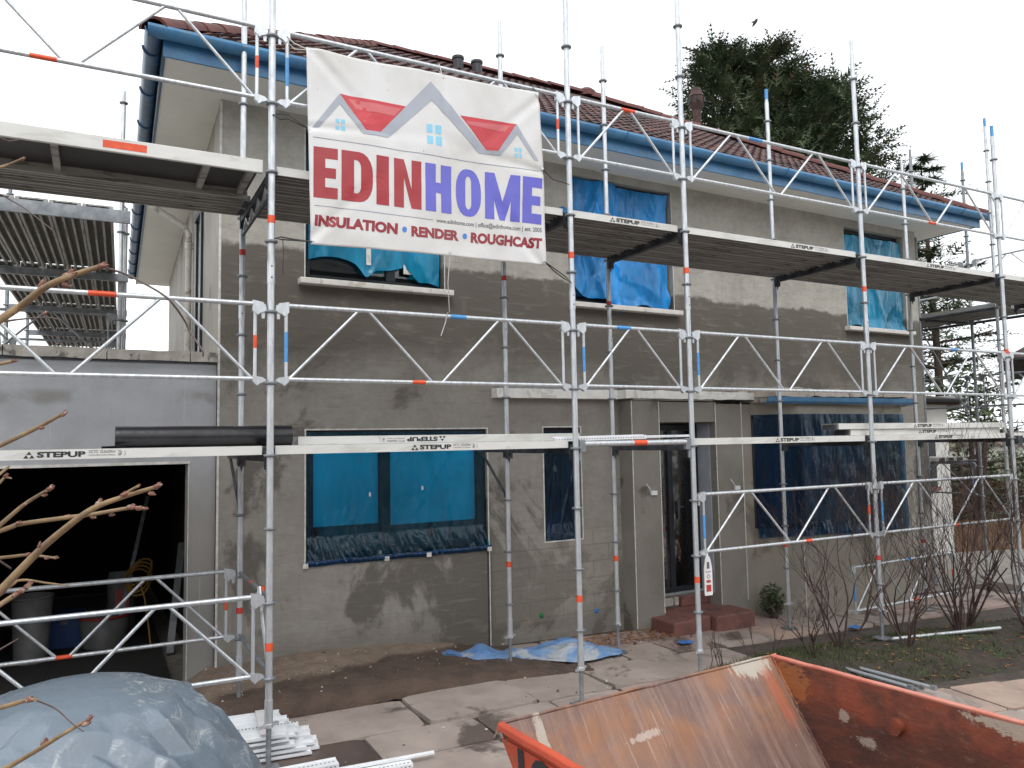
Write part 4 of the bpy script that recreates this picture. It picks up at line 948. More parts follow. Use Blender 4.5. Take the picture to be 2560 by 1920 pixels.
m = MB(); m.tube([(0, .03, .03), (0, YI-.03, .03)], .0165, 10); m.build('bottom_tube', 'galv_dull', t)
m = MB(); m.tube([(0, .03, .53), (0, YI-.03, .53)], .0165, 10); m.build('top_tube', 'galv_dull', t)
m = MB(); m.tube([(0, .25, .53), (0, .25, .57)], .0165); m.tube([(0, .66, .53), (0, .72, .53)], .0172, 10, False); m.build('tape', 'orange', t)
m = MB(); m.tube([(-.06, .12, .54), (-.05, .10, .60), (.0, .04, .04)], .011, 8); m.build('brace', 'galv', t)

# transoms
def transom(label, x, k, y0=0, y1=YI, lattice=False):
    t = thing('deck_transom', label, 'scaffold beam', (x, y0, LV(k)), 0, 'deck transoms'); Ln = y1-y0
    m = MB(); m.box(-.024, .024, .03, Ln-.03, -.045, .004); bevel(m.build('beam', 'dark_steel', t), .004)
    if lattice:
        m = MB(); m.tube([(0, .03, -.15), (0, Ln-.03, -.15)], .013, 8); m.build('lower_chord', 'dark_steel', t)
        m = MB(); n = 8
        for i in range(n):
            yA = .06+(Ln-.12)*i/n; yB = .06+(Ln-.12)*(i+1)/n
            m.obox((0, yA, -.045 if i % 2 else -.15), (0, yB, -.15 if i % 2 else -.045), .012, .02, up=(1, 0, 0))
        m.build('web', 'galv', t)
    for y, s in ((.045, 1), (Ln-.045, -1)):
        m = MB(); m.box(-.03, .03, y-.02, y+.02, -.10, .03); m.add([(-.012, y, -.10), (.012, y, -.10), (.012, y+s*.03, -.05), (-.012, y+s*.03, -.05), (0, y, -.15)], [(0, 1, 2, 3), (0, 4, 1), (1, 4, 2), (2, 4, 3), (3, 4, 0)])
        m.build('wedge_head', 'dark_steel', t)
    return t
names = {XL: 'left of the garage doorway', XA: 'at the left edge of the banner', XB: 'at the right edge of the banner', XC: 'right of the banner, next bay along', XD: 'before the bay window', XE: 'at the right corner of the house', XF: 'beyond the house'}
for x in names:
    transom('dark steel transom under the upper deck '+names[x], x, 0, lattice=(x == XA)); transom('dark steel transom under the lower deck '+names[x], x, -4)

# planks
PWD, PH = .222, .062
GD = .050
PROF = [(0, 0), (.020, 0), (.020, GD), (.068, GD), (.068, .004), (.086, .004), (.086, GD), (.136, GD), (.136, .004), (.154, .004), (.154, GD), (.202, GD), (.202, 0), (PWD, 0), (PWD, PH), (0, PH)]
_pm = {}
def plank_mesh(Ln, mats):
    key = (round(Ln, 3), mats)
    if key not in _pm:
        m = MB(); k = len(PROF)
        vs = [(x, y, z) for x in (0, Ln) for y, z in PROF]
        for i in range(k):
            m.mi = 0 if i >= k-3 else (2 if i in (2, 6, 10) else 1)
            m.add([vs[i], vs[(i+1) % k], vs[k+(i+1) % k], vs[k+i]], [(3, 2, 1, 0)])
        m.mi = 1
        for o in (0, Ln): m.add([(o, 0, GD), (o, PWD, GD), (o, PWD, PH), (o, 0, PH)], [(0, 1, 2, 3)]); m.add([(o, 0, 0), (o, .028, 0), (o, .028, GD), (o, 0, GD)], [(0, 1, 2, 3)]); m.add([(o, .194, 0), (o, PWD, 0), (o, PWD, GD), (o, .194, GD)], [(0, 1, 2, 3)])
        _pm[key] = m.mesh('deck', list(mats)+['plank_groove_shade'])
    return _pm[key]
hookm = MB(); hookm.box(-.03, .01, .03, .19, -.004, .05); HOOK = hookm.mesh('hook', 'dark_steel')
def lettering(t, Ln, off, flip=False, small=False):
    """plank maker's print on the outer face: triangle mark, name, size lines"""
    m = MB(); y = -.0015; h = .044; z = .009; x = off
    def put(s, x0, z0, wd, hh, bold): put_text(m, s, (x0, y, z0), (wd, 0, 0), (0, 0, hh), bold)
    for a, b in ((0, 0), (.5, 0), (.25, .5)):
        p = [(x-.016+.062*(a+.03), y, z+h*(b+.02)), (x-.016+.062*(a+.47), y, z+h*(b+.02)), (x-.016+.062*(a+.25), y, z+h*(b+.48))]; m.add(p, [(0, 1, 2)])
    put('STEPUP', x+.056, z+.004, .262, h-.008, .045); m.mi = 1
    put('OCTO  22.5x250cm', x+.335, z+.027, .15, .017, .01); put('CLASS 6 MAX LOAD 600kg/m2', x+.335, z+.008, .15, .010, .01); put('SP', x+.500, z+.008, .022, .018, .02)
    put(')', x+.535, z+.004, .007, .036, 0); put('%', x+.500, z+.03, .022, .012, .0)
    return m.build('lettering', ['ink', 'ink_grey'], t)
def plank(label, x0, x1, y, z, group='scaffold planks', text=None, mats=('plank_steel', 'plank_steel'), flip=False, gap=.045, rz=0, hooks=True):
    Ln = x1-x0-2*gap
    t = thing('scaffold_plank', label, 'scaffold plank', (x0+gap, y, z), rz, group)
    mk('deck', plank_mesh(Ln, mats), t)
    if hooks:
        mk('hook', HOOK, t); o = mk('hook', HOOK, t, (Ln, PWD, 0)); o.rotation_euler.z = PI
    if text is not None: lettering(t, Ln, text)
    if flip: t.rotation_euler = (0, PI, rz); t.location = (x0+gap+Ln, y, z+PH)
    return t
def deckrow(k, x0, x1, nm, ny=5, front_text=None, y00=.05, first=0):
    for i in range(first, ny):
        fr = (i == 0)
        lab = ('front plank of the %s deck ' % ('upper' if k == 0 else 'lower') if fr else '%s ribbed plank from the %s deck front, ' % (('', 'second', 'third', 'fourth', 'fifth')[i], 'upper' if k == 0 else 'lower'))+nm
        plank(lab, x0, x1, y00+i*.232, LV(k)+.004, 'planks of the %s deck' % ('upper' if k == 0 else 'lower'), text=front_text if fr else None, mats=('plank', 'plank_steel') if fr else ('plank_steel', 'plank_steel'))
deckrow(0, XL, XA, 'over the garage', first=3)
deckrow(0, XA, XB, 'behind the banner'); deckrow(0, XB, XC, 'right of the banner', front_text=.42); deckrow(0, XC, XD, 'before the doorway', front_text=1.42)
deckrow(0, XD, XE, 'before the bay window', front_text=1.15); deckrow(0, XE, XF, 'beyond the right corner of the house', front_text=1.0)
deckrow(-4, XL, XA, 'before the garage', front_text=1.02); deckrow(-4, XA, XB, 'before the large ground-floor window', ny=2, front_text=1.02)
deckrow(-4, XC, XD, 'before the doorway', ny=3, front_text=1.08); deckrow(-4, XD, XE, 'before the bay window', ny=3, front_text=1.12); deckrow(-4, XE, XF, 'beyond the right corner of the house', ny=3)
# loose planks
plank('loose scaffold plank lying upside down on the lower deck before the large window', XA+.22, XB+.28, .30, LV(-4)+PH+.006, 'loose planks', text=1.30, mats=('plank', 'plank_steel'), flip=True, rz=math.radians(-.7), hooks=False)
plank('lower of two loose planks stacked on the lower deck before the bay window', XD-.25, XE+.02, .10, LV(-4)+PH+.006, 'loose planks', text=1.17, mats=('plank', 'plank_steel'), rz=math.radians(.5))
plank('upper of two loose planks stacked on the lower deck before the bay window', XD-.45, XE+.06, .085, LV(-4)+2*PH+.010, 'loose planks', text=1.25, mats=('plank', 'plank_steel'))
# hatch deck over the garage with dark plywood underside
t = thing('hatch_deck', 'aluminium framed deck with dark plywood underside and orange sticker over the garage', 'scaffold deck', (XL+.04, .05, LV(0)+.004))
Ln = XA-XL-.09; HW = .68
m = MB(); m.box(0, Ln, 0, .028, 0, .095); bevel(m.build('side_rail', 'plank', t), .004)
m = MB(); m.box(0, Ln, HW-.028, HW, 0, .095); bevel(m.build('side_rail', 'plank_steel', t), .004)
m = MB(); m.box(.002, Ln-.002, .0285, HW-.0285, .072, .088); m.build('plywood', 'ply_dark', t)
for x in (.06, 1.12, 2.05, Ln-.06):
    m = MB(); m.box(x-.022, x+.022, .0285, HW-.0285, .03, .0715); m.build('cross_member', 'plank_steel', t)
m = MB(); m.box(1.40, 1.66, -.0015, -.0002, .022, .072); m.build('sticker', 'orange', t)
# ledger tube and bead strips where a front plank is missing
t = thing('ledger_tube', 'horizontal ledger tube with wedge heads where the narrow bay has no front plank', 'scaffold tube', (XB, 0, LV(-4)))
m = MB(); m.tube([(.08, 0, .035), (XC-XB-.08, 0, .035)], .0242, 12); m.build('tube', 'galv', t)
m = MB(); m.tube([(.6, 0, .035), (.74, 0, .035)], .0247, 12, False); m.build('paint_mark', 'orange', t)
for x, s in ((.06, 1), (XC-XB-.06, -1)):
    m = MB(); m.box(x-.03, x+.03, -.02, .02, -.035, .07); m.box(x-s*.02-.012, x-s*.02+.012, -.012, .012, -.11, -.03); bevel(m.build('wedge_head', 'galv_dull', t), .006)
def bead_strip(nm, lab, a, b, w_=.05, th=.012, holes=True, grp='white bead strips', up=(0, 0, 1)):
    a = Vector(a); b = Vector(b); Ln = (b-a).length; d = (b-a).normalized()
    o = thing(nm, lab, 'bead strip', a, 0, grp); sd = Vector(up).cross(d).normalized(); uu = d.cross(sd)
    o.rotation_mode = 'QUATERNION'; o.rotation_quaternion = Matrix((d, sd, uu)).transposed().to_quaternion()
    m = MB(); m.box(0, Ln, -w_/2, w_/2, 0, .004); m.box(0, Ln, -w_/2, -w_/2+.004, -th, 0); m.box(0, Ln, w_/2-.01, w_/2, .004, .010); m.build('strip', 'pvc', o)
    if holes:
        m = MB(); n = int(Ln/.028)
        for i in range(n):
            x = .015+i*.028; r = .008
            m.add([(x+r*math.cos(k*PI/3), -.004+r*math.sin(k*PI/3), .0055) for k in range(6)], [tuple(range(6))])
            m.add([(x+r*math.cos(k*PI/3), -w_/2-.001, -th/2+.005*math.sin(k*PI/3)) for k in range(6)], [tuple(range(6))])
        m.build('hole_row', 'hole', o)
    return o
bead_strip('bead_strip', 'perforated white bead strip lying along the ledger tube of the narrow bay', (XB-.12, .16, LV(-4)+.088), (XC-.42, .16, LV(-4)+.10), .05, .03)
bead_strip('bead_strip', 'second white bead strip crossing onto the plank before the doorway', (XB+.02, .30, LV(-4)+.082), (XC+.25, .30, LV(-4)+.094), .04, .012, False)
# console brackets on the inner standards at lower deck height
for x, lab, mt in ((XA, 'black console bracket on the inner standard left of the large window', 'dark_steel'), (XB, 'dark green console bracket on the inner standard between the windows', 'dark_steel')):
    t = thing('console_bracket', lab, 'bracket', (x, YI, LV(-4)), 0, 'console brackets')
    m = MB(); m.box(-.02, .02, .02, .62, -.04, .0); m.build('arm', mt, t); m = MB(); m.tube([(0, .58, -.03), (0, .03, -.46)], .014, 8); m.build('strut', mt, t)
    m = MB(); m.box(-.028, .028, -.04, .03, -.09, .03); m.build('head', mt, t); m = MB(); m.box(-.02, .02, .025, .05, -.48, -.42); m.build('foot', mt, t)
# diagonal brace right end
t = thing('diagonal_brace', 'long diagonal tube brace in the end bay right of the house', 'scaffold tube', (XE+.06, -.04, LV(-4)-.02))
m = MB(); m.tube([(0, 0, 0), (XF-XE-.12, 0, -1.9)], .0242, 10); m.build('tube', 'galv', t); m = MB(); m.box(-.05, .05, -.03, .05, -.05, .05); m.build('clamp', 'dark_steel', t)

# right gable return: decks, rails
t = thing('gable_deck', 'ribbed grey deck of the scaffold along the right gable of the house', 'scaffold deck', (11.02, 1.30, LV(0)))
for i in range(5):
    for j in range(2):
        o = mk('plank', plank_mesh(2.45, ('plank', 'plank_steel') if i == 4 else ('plank_steel', 'plank_steel')), t, ((i+1)*.24, .05+j*2.5, 0)); o.rotation_euler.z = PI/2
m = MB(); m.tube([(.05, 1.2, -.05), (1.25, 1.1, -.05)], .024); m.tube([(.05, 3.7, -.05), (1.25, 3.7, -.05)], .024); m.tube([(-.04, .02, -.03), (-.04, 5, -.03)], .024); m.tube([(1.24, .02, -.03), (1.24, 5, -.03)], .024); m.build('bearer', 'dark_steel', t)
standard('far scaffold standard at the right gable, beyond the pair with blue top', 12.26, 5.0, 6.3, mat='galv_dull')
standard('far inner scaffold standard hugging the right gable wall', 11.0, 5.0, 6.3, mat='galv_dull')
guard('lattice guardrail on the outer side of the gable deck', (12.26, 2.5), (12.26, 5.0), LV(1), mat='galv')
guard('lattice guardrail between the outer gable standard and the end bay', (12.26, 0), (12.26, 2.42), LV(1), mat='galv')
guard('low lattice guardrail on the outer side of the gable scaffold', (12.26, 2.5), (12.26, 5.0), LV(-3), mat='galv_dull')
guard('low lattice guardrail at the near corner of the gable scaffold', (12.26, .05), (12.26, 2.42), LV(-3), mat='galv_dull')
guard('cross lattice guardrail closing the gable scaffold above its deck', (11.0, 5.0), (12.26, 5.0), LV(1), mat='galv_dull')
guard('shin-high lattice guardrail on the outer side of the gable scaffold', (12.26, 2.5), (12.26, 5.0), LV(-6), mat='galv_dull')
standard('outer corner scaffold standard of the right gable scaffold', 12.26, 0.02, 6.2)
m = MB(); m.tube([(10.98, 2.58, 2.15), (12.25, 2.48, 2.15)], .024); tag(m.build('ledger_tube', 'galv_dull'), 'cross ledger tube between the two gable standards', 'scaffold tube')
m = MB(); m.tube([(11.0, 2.55, 3.9), (12.25, 2.45, 2.2)], .013); tag(m.build('brace_rod', 'galv_dull'), 'thin diagonal rod between the two gable standards', 'scaffold tube')
t = thing('low_gable_deck', 'narrow pale planks at hip height along the right gable', 'scaffold deck', (11.05, 2.4, 1.72))
for i in range(3): o = mk('plank', plank_mesh(2.45, ('plank', 'plank_steel')), t, (.26+i*.24, .05, 0)); o.rotation_euler.z = PI/2
m = MB(); m.tube([(0, .12, -.02), (1.2, .12, -.02)], .022); m.tube([(0, 2.4, -.02), (1.2, 2.4, -.02)], .022); m.build('bearer', 'dark_steel', t)

# left side scaffold over the garage roof
lx = lambda x, y: x+.024*(y-1.5)
LA = math.atan2(1, .024)
tdk = []
for seg in range(4):
    y0 = 1.55+seg*2.5
    for i in range(5):
        t = thing('scaffold_plank', '%s plank from the house in the %s span of the garage-roof deck' % (('first', 'second', 'third', 'fourth', 'fifth')[i], ('first', 'second', 'third', 'last')[seg]), 'scaffold plank', (lx(-.98, y0)-i*.232, y0, LV(0)), LA, 'planks of the side deck')
        mk('deck', plank_mesh(2.42, ('plank_steel', 'plank_steel')), t)
    t = thing('deck_transom', 'grey steel transom starting the %s span of the side deck' % ('first', 'second', 'third', 'last')[seg], 'scaffold beam', (lx(-2.25, y0), y0-.02, LV(0)-.05), 0, 'side deck transoms')
    m = MB(); m.box(0, 1.40, -.03, .022 if seg else -.005, -.03, .05 if seg else .075); m.build('beam', 'galv_dull', t)
GR = 2.9
for k, y in enumerate((4.1, 6.6, 9.1)):
    nm = ('nearest', 'middle', 'farthest')[k]
    standard('%s scaffold standard on the garage roof, house side of the side deck' % nm, lx(-.93, y), y, 6.24, z0=GR if y < 8 else 0, jack=False, tapes=((3.05, 'r'),), mat='galv_dull' if k else 'galv')
    standard('%s scaffold standard on the garage roof, outer side of the side deck' % nm, lx(-2.28, y), y, 6.24, z0=GR if y < 8 else 0, jack=False, mat='galv_dull')
standard('thin scaffold standard doubled against the nearest one on the garage roof', lx(-.93, 4.1)+.045, 4.16, 4.9, z0=GR, jack=False, lo=-9)
for y, nm in ((4.1, 'nearest'), (6.6, 'middle'), (9.1, 'farthest')):
    guard('cross lattice guardrail under the side deck by the %s garage-roof standards' % nm, (lx(-2.28, y), y), (lx(-.93, y), y), LV(-2), marks=False, mat='galv_dull')
guard('outer lattice guardrail of the side scaffold over the garage roof', (lx(-2.28, 4.1), 4.1), (lx(-2.28, 6.6), 6.6), LV(-2), marks=False)
guard('far lattice guardrail of the side scaffold beyond the garage', (lx(-2.28, 6.6), 6.6), (lx(-2.28, 9.1), 9.1), LV(-2), marks=False)
guard('distant lattice guardrail between house corner and side scaffold', (lx(-.93, 9.1), 9.1), (lx(-.93, 9.1)+2.2, 9.3), LV(-3), marks=False, mat='galv_dull')

# ================================================================== BANNER
BY = -.075
bcs = [onp(*q, 1, BY) for q in ((777, 611), (1367, 662), (1347, 231), (765, 117))]   # BL BR TR TL
def bwave(x, z):
    s = (x-.22)/1.97; t = (z-3.6)/1.46
    y = -.018*math.sin(s*5+t*2.2)*(.4+.6*(1-t))-.014*fbm((x*2.2, z*1.6, 4), 3)-.016*math.exp(-((s-1.0)/.12)**2)*(1-t)
    for cs_, ct, ang, wd, am in ((0, 1, -.75, .05, .016), (1, 1, -2.4, .05, .014), (0, 0, .8, .05, .014), (1, 0, 2.3, .06, .018), (.55, 1, -1.57, .04, .012), (.0, .58, .1, .04, .010), (1, .55, 3.0, .05, .012)):
        dx, dz = (s-cs_)*1.97, (t-ct)*1.46; al = dx*math.cos(ang)+dz*math.sin(ang); ac = -dx*math.sin(ang)+dz*math.cos(ang)
        if al > 0: y += am*math.exp(-(ac/(wd*(1+al)))**2)*math.exp(-al/.55)*math.cos(ac/(wd*(1+al))*2.2)
    return y
def bpt(x, z, off=0): return (x, BY+bwave(x, z)-off, z)
ban = thing('banner', 'white printed vinyl banner with house roofs logo tied to the scaffold front', 'banner', (0, 0, 0))
GS = 44
def bl(p, q):
    a = bcs[0].lerp(bcs[1], p); b = bcs[3].lerp(bcs[2], p); r = a.lerp(b, q)
    x, z = r.x, r.z
    z += -.012*math.sin(p*PI*2)**2*q*(1 if q > .97 else 0)
    return bpt(x, z)
m = MB(); m.smooth = True; m.grid(bl, GS*2, GS*2); sh = m.build('sheet', 'banner', ban)
sm_ = sh.modifiers.new('solid', 'SOLIDIFY'); sm_.thickness = .002; sm_.offset = 1
def r2(p, off=.004):      # zoom-crop pixel -> banner plane
    q = onp(640+p[0]*.38879, p[1]*.38879, 1, BY); return (q.x, q.z)
def drape(vs, fs, mat, name='print', off=.0035, step=.045):
    """cut a flat 2D mesh on a grid and lay it on the waving sheet"""
    bm = bmesh.new(); vv = [bm.verts.new((x, 0, z)) for x, z in vs]
    for f in fs:
        try: bm.faces.new([vv[i] for i in f])
        except ValueError: pass
    x0 = min(v[0] for v in vs); x1 = max(v[0] for v in vs); z0 = min(v[1] for v in vs); z1 = max(v[1] for v in vs)
    for ax, lo, hi in ((0, x0, x1), (2, z0, z1)):
        k = math.floor(lo/step)+1
        while k*step < hi:
            co = [0, 0, 0]; co[ax] = k*step; no = [0, 0, 0]; no[ax] = 1
            bmesh.ops.bisect_plane(bm, geom=bm.verts[:]+bm.edges[:]+bm.faces[:], plane_co=co, plane_no=no); k += 1
    bmesh.ops.triangulate(bm, faces=bm.faces[:])
    for v in bm.verts: v.co = Vector(bpt(v.co.x, v.co.z, off))
    bmesh.ops.recalc_face_normals(bm, faces=bm.faces[:])
    me = bpy.data.meshes.new(name); bm.to_mesh(me); bm.free(); me.materials.append(M[mat])
    return mk(name, me, ban)
def dpoly(pts, mat, name='print', off=.0035): P = [r2(p) for p in pts]; return drape(P, [tuple(range(len(P)))], mat, name, off)
T_ = [(362, 818), (538, 603), (700, 838), (800, 850), (1125, 522), (1480, 962), (1560, 970), (1672, 800), (1812, 1040)]
Bt = [(402, 820), (538, 668), (688, 862), (850, 885), (1130, 643), (1440, 980), (1575, 998), (1678, 865), (1785, 1035)]
dpoly([(540, 603), (965, 682), (800, 850), (705, 838)], 'p_red2', 'roof_print'); dpoly([(1315, 740), (1672, 800), (1558, 970), (1488, 965)], 'p_red2', 'roof_print')
dpoly([(592, 634), (935, 698), (890, 745), (640, 700)], 'p_redl', 'roof_highlight', .0045); dpoly([(1345, 775), (1632, 810), (1600, 850), (1370, 800)], 'p_redl', 'roof_highlight', .0045)
vs = [r2(p) for p in T_]+[r2(p) for p in Bt]; drape(vs, [(i, i+1, 10+i, 9+i) for i in range(8)], 'p_greyb', 'gable_print', .005)
for nmw, wl in (('window_print', ((1097, 796, 1135, 855), (1152, 803, 1192, 865), (1100, 870, 1138, 928), (1156, 875, 1196, 940))), ('window_print', ((510, 765, 535, 795), (545, 768, 571, 800), (511, 808, 535, 838), (546, 808, 572, 845))), ('window_print', ((1660, 950, 1680, 978), (1687, 952, 1705, 985), (1661, 985, 1681, 1015), (1688, 990, 1706, 1020)))):
    vs = []; fs = []
    for a, b, c, d in wl: o = len(vs); vs += [r2(p) for p in ((a, b), (c, b+5), (c, d), (a, d-5))]; fs.append((o, o+1, o+2, o+3))
    drape(vs, fs, 'p_sky', nmw)
for p, q, w_ in (((365, 881), (1820, 1100), 4.5), ((375, 1319), (1135, 1414), 4)): dpoly([p, q, (q[0], q[1]+w_), (p[0], p[1]+w_)], 'p_line', 'rule_line')
# heavy capitals in the unit box: strips of quads
def ring(o, i): return [(o[k], o[(k+1) % len(o)], i[(k+1) % len(i)], i[k]) for k in range(len(o))]
def rects(*r): return [((a, b), (c, b), (c, d), (a, d)) for a, b, c, d in r]
def dshape(x0, x1, y0, y1, rr, rl=0, n=5):
    P = []
    for cx, cy, a0, r in ((x1-rr, y0+rr*1.0, -PI/2, rr), (x1-rr, y1-rr, 0, rr), (x0+rl, y1-rl, PI/2, rl), (x0+rl, y0+rl, PI, rl)):
        P += [(cx+r*math.cos(a0+PI/2*k/n), cy+r*math.sin(a0+PI/2*k/n)) for k in range(n+1)]
    return P
GLY = {'E': rects((0, 0, .48, 1), (.48, 0, 1, .22), (.48, .40, .92, .60), (.48, .78, 1, 1)), 'I': rects((0, 0, 1, 1)),
       'H': rects((0, 0, .40, 1), (.60, 0, 1, 1), (.40, .40, .60, .62)),
       'N': rects((0, 0, .36, 1), (.64, 0, 1, 1))+[((.36, 1), (.36, .62), (.64, 0), (.64, .40))],
       'M': rects((0, 0, .27, 1), (.73, 0, 1, 1))+[((.27, 1), (.27, .42), (.42, 0), (.50, .40)), ((.50, .40), (.58, 0), (.73, .42), (.73, 1)), ((.42, 0), (.58, 0), (.50, .40))],
       'D': ring(dshape(0, 1, 0, 1, .42, .0), dshape(.40, .62, .17, .83, .14, .0)), 'O': ring(dshape(0, 1, 0, 1, .42, .42), dshape(.38, .62, .15, .85, .12, .12))}
slots = [('E', 368, 522), ('D', 545, 748), ('I', 770, 852), ('N', 885, 1062), ('H', 1088, 1258), ('O', 1288, 1452), ('M', 1478, 1697), ('E', 1712, 1835)]
topl = lambda x: 942+(x-368)*(1150-942)/(1820-368); botl = lambda x: 1270+(x-380)*(1445-1270)/(1835-380)
for k, (ch, x0, x1) in enumerate(slots):
    vs = []; fs = []
    for f in GLY[ch]:
        o = len(vs)
        for a, b in f:
            x = x0+(x1-x0)*a; y = botl(x)+(topl(x)-botl(x))*b; vs.append(r2((x, y)))
        fs.append(tuple(range(o, len(vs))))
    drape(vs, fs, 'p_red' if k < 4 else 'p_violet', 'letter')
def btext(s, tl_, bl_, tr_, br_, bold, mat, name='lettering'):
    v, f = text2d(s, bold); out = []
    for a, b in v:
        tx = (tl_[0]+(tr_[0]-tl_[0])*a, tl_[1]+(tr_[1]-tl_[1])*a); bx = (bl_[0]+(br_[0]-bl_[0])*a, bl_[1]+(br_[1]-bl_[1])*a)
        out.append(r2((bx[0]+(tx[0]-bx[0])*b, bx[1]+(tx[1]-bx[1])*b)))
    drape(out, f, mat, name)
btext('INSULATION', (378, 1380), (374, 1452), (908, 1440), (904, 1512), .055, 'p_maroon')
btext('RENDER', (992, 1456), (992, 1524), (1308, 1484), (1304, 1550), .055, 'p_maroon')
btext('ROUGHCAST', (1386, 1490), (1384, 1560), (1842, 1532), (1838, 1600), .055, 'p_maroon')
btext('www.edinhome.com | office@edinhome.com | est. 2005', (1158, 1402), (1158, 1440), (1838, 1464), (1838, 1502), .012, 'p_txt')
for x, y in ((949, 1480), (1345, 1518)): dpoly([(x+15*math.cos(a), y+19*math.sin(a)) for a in [2*PI*k/14 for k in range(14)]], 'p_dot', 'dot_print')
def eyelet(q):
    m = MB(); m.lathe((0, 0, 0), [(.006, 0), (.013, 0), (.013, .003), (.006, .003)], 10); o = m.build('eyelet', 'galv', ban, bpt(q.x, q.z, .004)); o.rotation_euler = (PI/2, 0, 0)
cn = [bcs[0]+Vector((.02, 0, .02)), bcs[1]+Vector((-.02, 0, .03)), bcs[2]+Vector((-.02, 0, -.02)), bcs[3]+Vector((.02, 0, -.02))]
for q in cn: eyelet(q)
mt_ = bcs[3].lerp(bcs[2], .55)+Vector((0, 0, -.02)); mb_ = bcs[0].lerp(bcs[1], .55)+Vector((0, 0, .03)); eyelet(mt_); eyelet(mb_)
ml_ = bcs[0].lerp(bcs[3], .58)+Vector((.01, 0, 0)); mr_ = bcs[1].lerp(bcs[2], .55)+Vector((-.01, 0, 0)); eyelet(ml_); eyelet(mr_)
def cord(nm, lab, pts, r, mat, cat='cord', grp='banner ties'):
    m = MB(); m.smooth = True; m.tube(pts, r, 6); return tag(m.build(nm, mat), lab, cat, grp)
W = lambda q: Vector(bpt(q.x, q.z, .004))
cord('cord', 'white cord from the top left banner corner to the guardrail', [W(cn[3]), (.14, -.05, 5.06), (.10, -.016, 5.12), (.10, .016, 5.10), (.15, -.04, 5.02), W(cn[3])], .004, 'rope')
cord('cord', 'thin wire loop tying the left banner edge to the standard', [W(ml_), (.16, -.05, 4.47), (.10, -.05, 4.49), (.05, -.04, 4.48), (.0, -.027, 4.51), (.03, -.03, 4.52), (.10, -.05, 4.52), W(ml_)], .004, 'tie')
cord('cord', 'black tie from the bottom left banner corner to the standard', [W(cn[0]), (.15, -.05, 3.62), (.06, -.04, 3.63), (.02, -.026, 3.62), (.06, -.05, 3.61), W(cn[0])], .005, 'tie')
cord('cord', 'black tie hanging loose below the bottom left banner tie', [(.07, -.045, 3.62), (.075, -.047, 3.50), (.07, -.045, 3.36)], .003, 'tie')
cord('cord', 'black cable tie from the bottom right banner corner to the standard', [W(cn[1]), (2.30, -.05, 3.58), (2.40, -.04, 3.53), (2.48, -.027, 3.50), (2.40, -.05, 3.55), W(cn[1])], .005, 'tie')
cord('cord', 'black tie from the right banner edge to the standard', [W(mr_), (2.30, -.05, 4.37), (2.40, -.05, 4.36), (2.48, -.025, 4.36)], .004, 'tie')
cord('cord', 'small black tie at the top right banner corner', [W(cn[2]), (2.15, -.03, 5.13), (2.15, .018, 5.15), (2.14, -.03, 5.15), W(cn[2])], .004, 'tie')
cord('cord', 'white cord looped over the guardrail at the middle of the banner top', [W(mt_), (mt_.x, -.03, 5.13), (mt_.x, .0, 5.18), (mt_.x+.005, .02, 5.14), W(mt_)], .004, 'rope')
cord('cord', 'white string hanging from the banner bottom to the lower guardrail', [W(mb_), (mb_.x-.01, -.06, 3.4), (mb_.x+.01, -.04, 3.18), (mb_.x, -.02, 3.172), (mb_.x-.02, -.03, 3.1), (mb_.x-.06, -.03, 2.99)], .0035, 'rope')

# black membrane roll on the lower deck
t = thing('membrane_roll', 'black plastic membrane roll lying on the lower deck before the garage', 'roll', (-.95, .32, LV(-4)+PH+.004+.073))
m = MB(); m.smooth = True
m.grid(lambda p, q: (1.16*p, .074*math.cos(2*PI*q)*(1+.02*fbm((p*6, q*4, 0))), .074*math.sin(2*PI*q)*(1+.03*fbm((p*5, q*5, 2)))), 40, 28); m.smooth = False
for x in (0, 1.16):
    m.add([(x, .074*math.cos(2*PI*k/28), .074*math.sin(2*PI*k/28)) for k in range(28)], [tuple(range(28))])
m.build('roll', 'black', t)
m = MB(); m.smooth = True; m.grid(lambda p, q: (-.08+1.0*p*.2, -.10+.14*q, -.068+.012*math.sin(q*6+p*4)), 8, 8); m.build('loose_flap', 'black', t)
# scaffold tag
t = thing('scaffold_tag', 'white plastic scaffold tag with red squares hanging from the guardrail', 'tag', (XC+.105, -.03, LV(-6)))
m = MB(); prof = [(-.042, -.36), (.042, -.36), (.046, -.345), (.046, -.12), (.03, -.04), (.018, -.01), (-.018, -.01), (-.03, -.04), (-.046, -.12), (-.046, -.345)]
k = len(prof); m.add([(x, -.004, z) for x, z in prof]+[(x, .004, z) for x, z in prof], [tuple(range(k)), tuple(range(k, 2*k))[::-1]]+[(i, k+i, k+(i+1) % k, (i+1) % k) for i in range(k)]); m.build('holder', 'tag_white', t)
m = MB(); m.add([(-.018, -.0052, -.12), (.018, -.0052, -.12), (.014, -.0052, -.06), (-.014, -.0052, -.06)], [(0, 1, 2, 3)]); m.build('slot', 'ink_grey', t)
m = MB(); m.box(-.028, .028, -.0065, -.0042, -.325, -.265); m.box(-.024, .024, -.0065, -.0042, -.245, -.222); m.build('red_print', 'bred', t)
m = MB(); m.tube([(-.02, -.0055, -.19), (0, -.0055, -.17), (.02, -.0055, -.19), (0, -.0055, -.21), (-.02, -.0055, -.19)], .003, 5); put_text(m, 'SCAFF', (-.03, -.0056, -.155), (.06, 0, 0), (0, 0, .013), .02); m.build('print', 'ink_grey', t)
m = MB(); m.tube([(0, 0, -.02), (-.04, .02, .03), (0, .045, .05), (.03, .03, .03), (0, 0, -.02)], .006, 6); m.build('strap', 'galv', t)
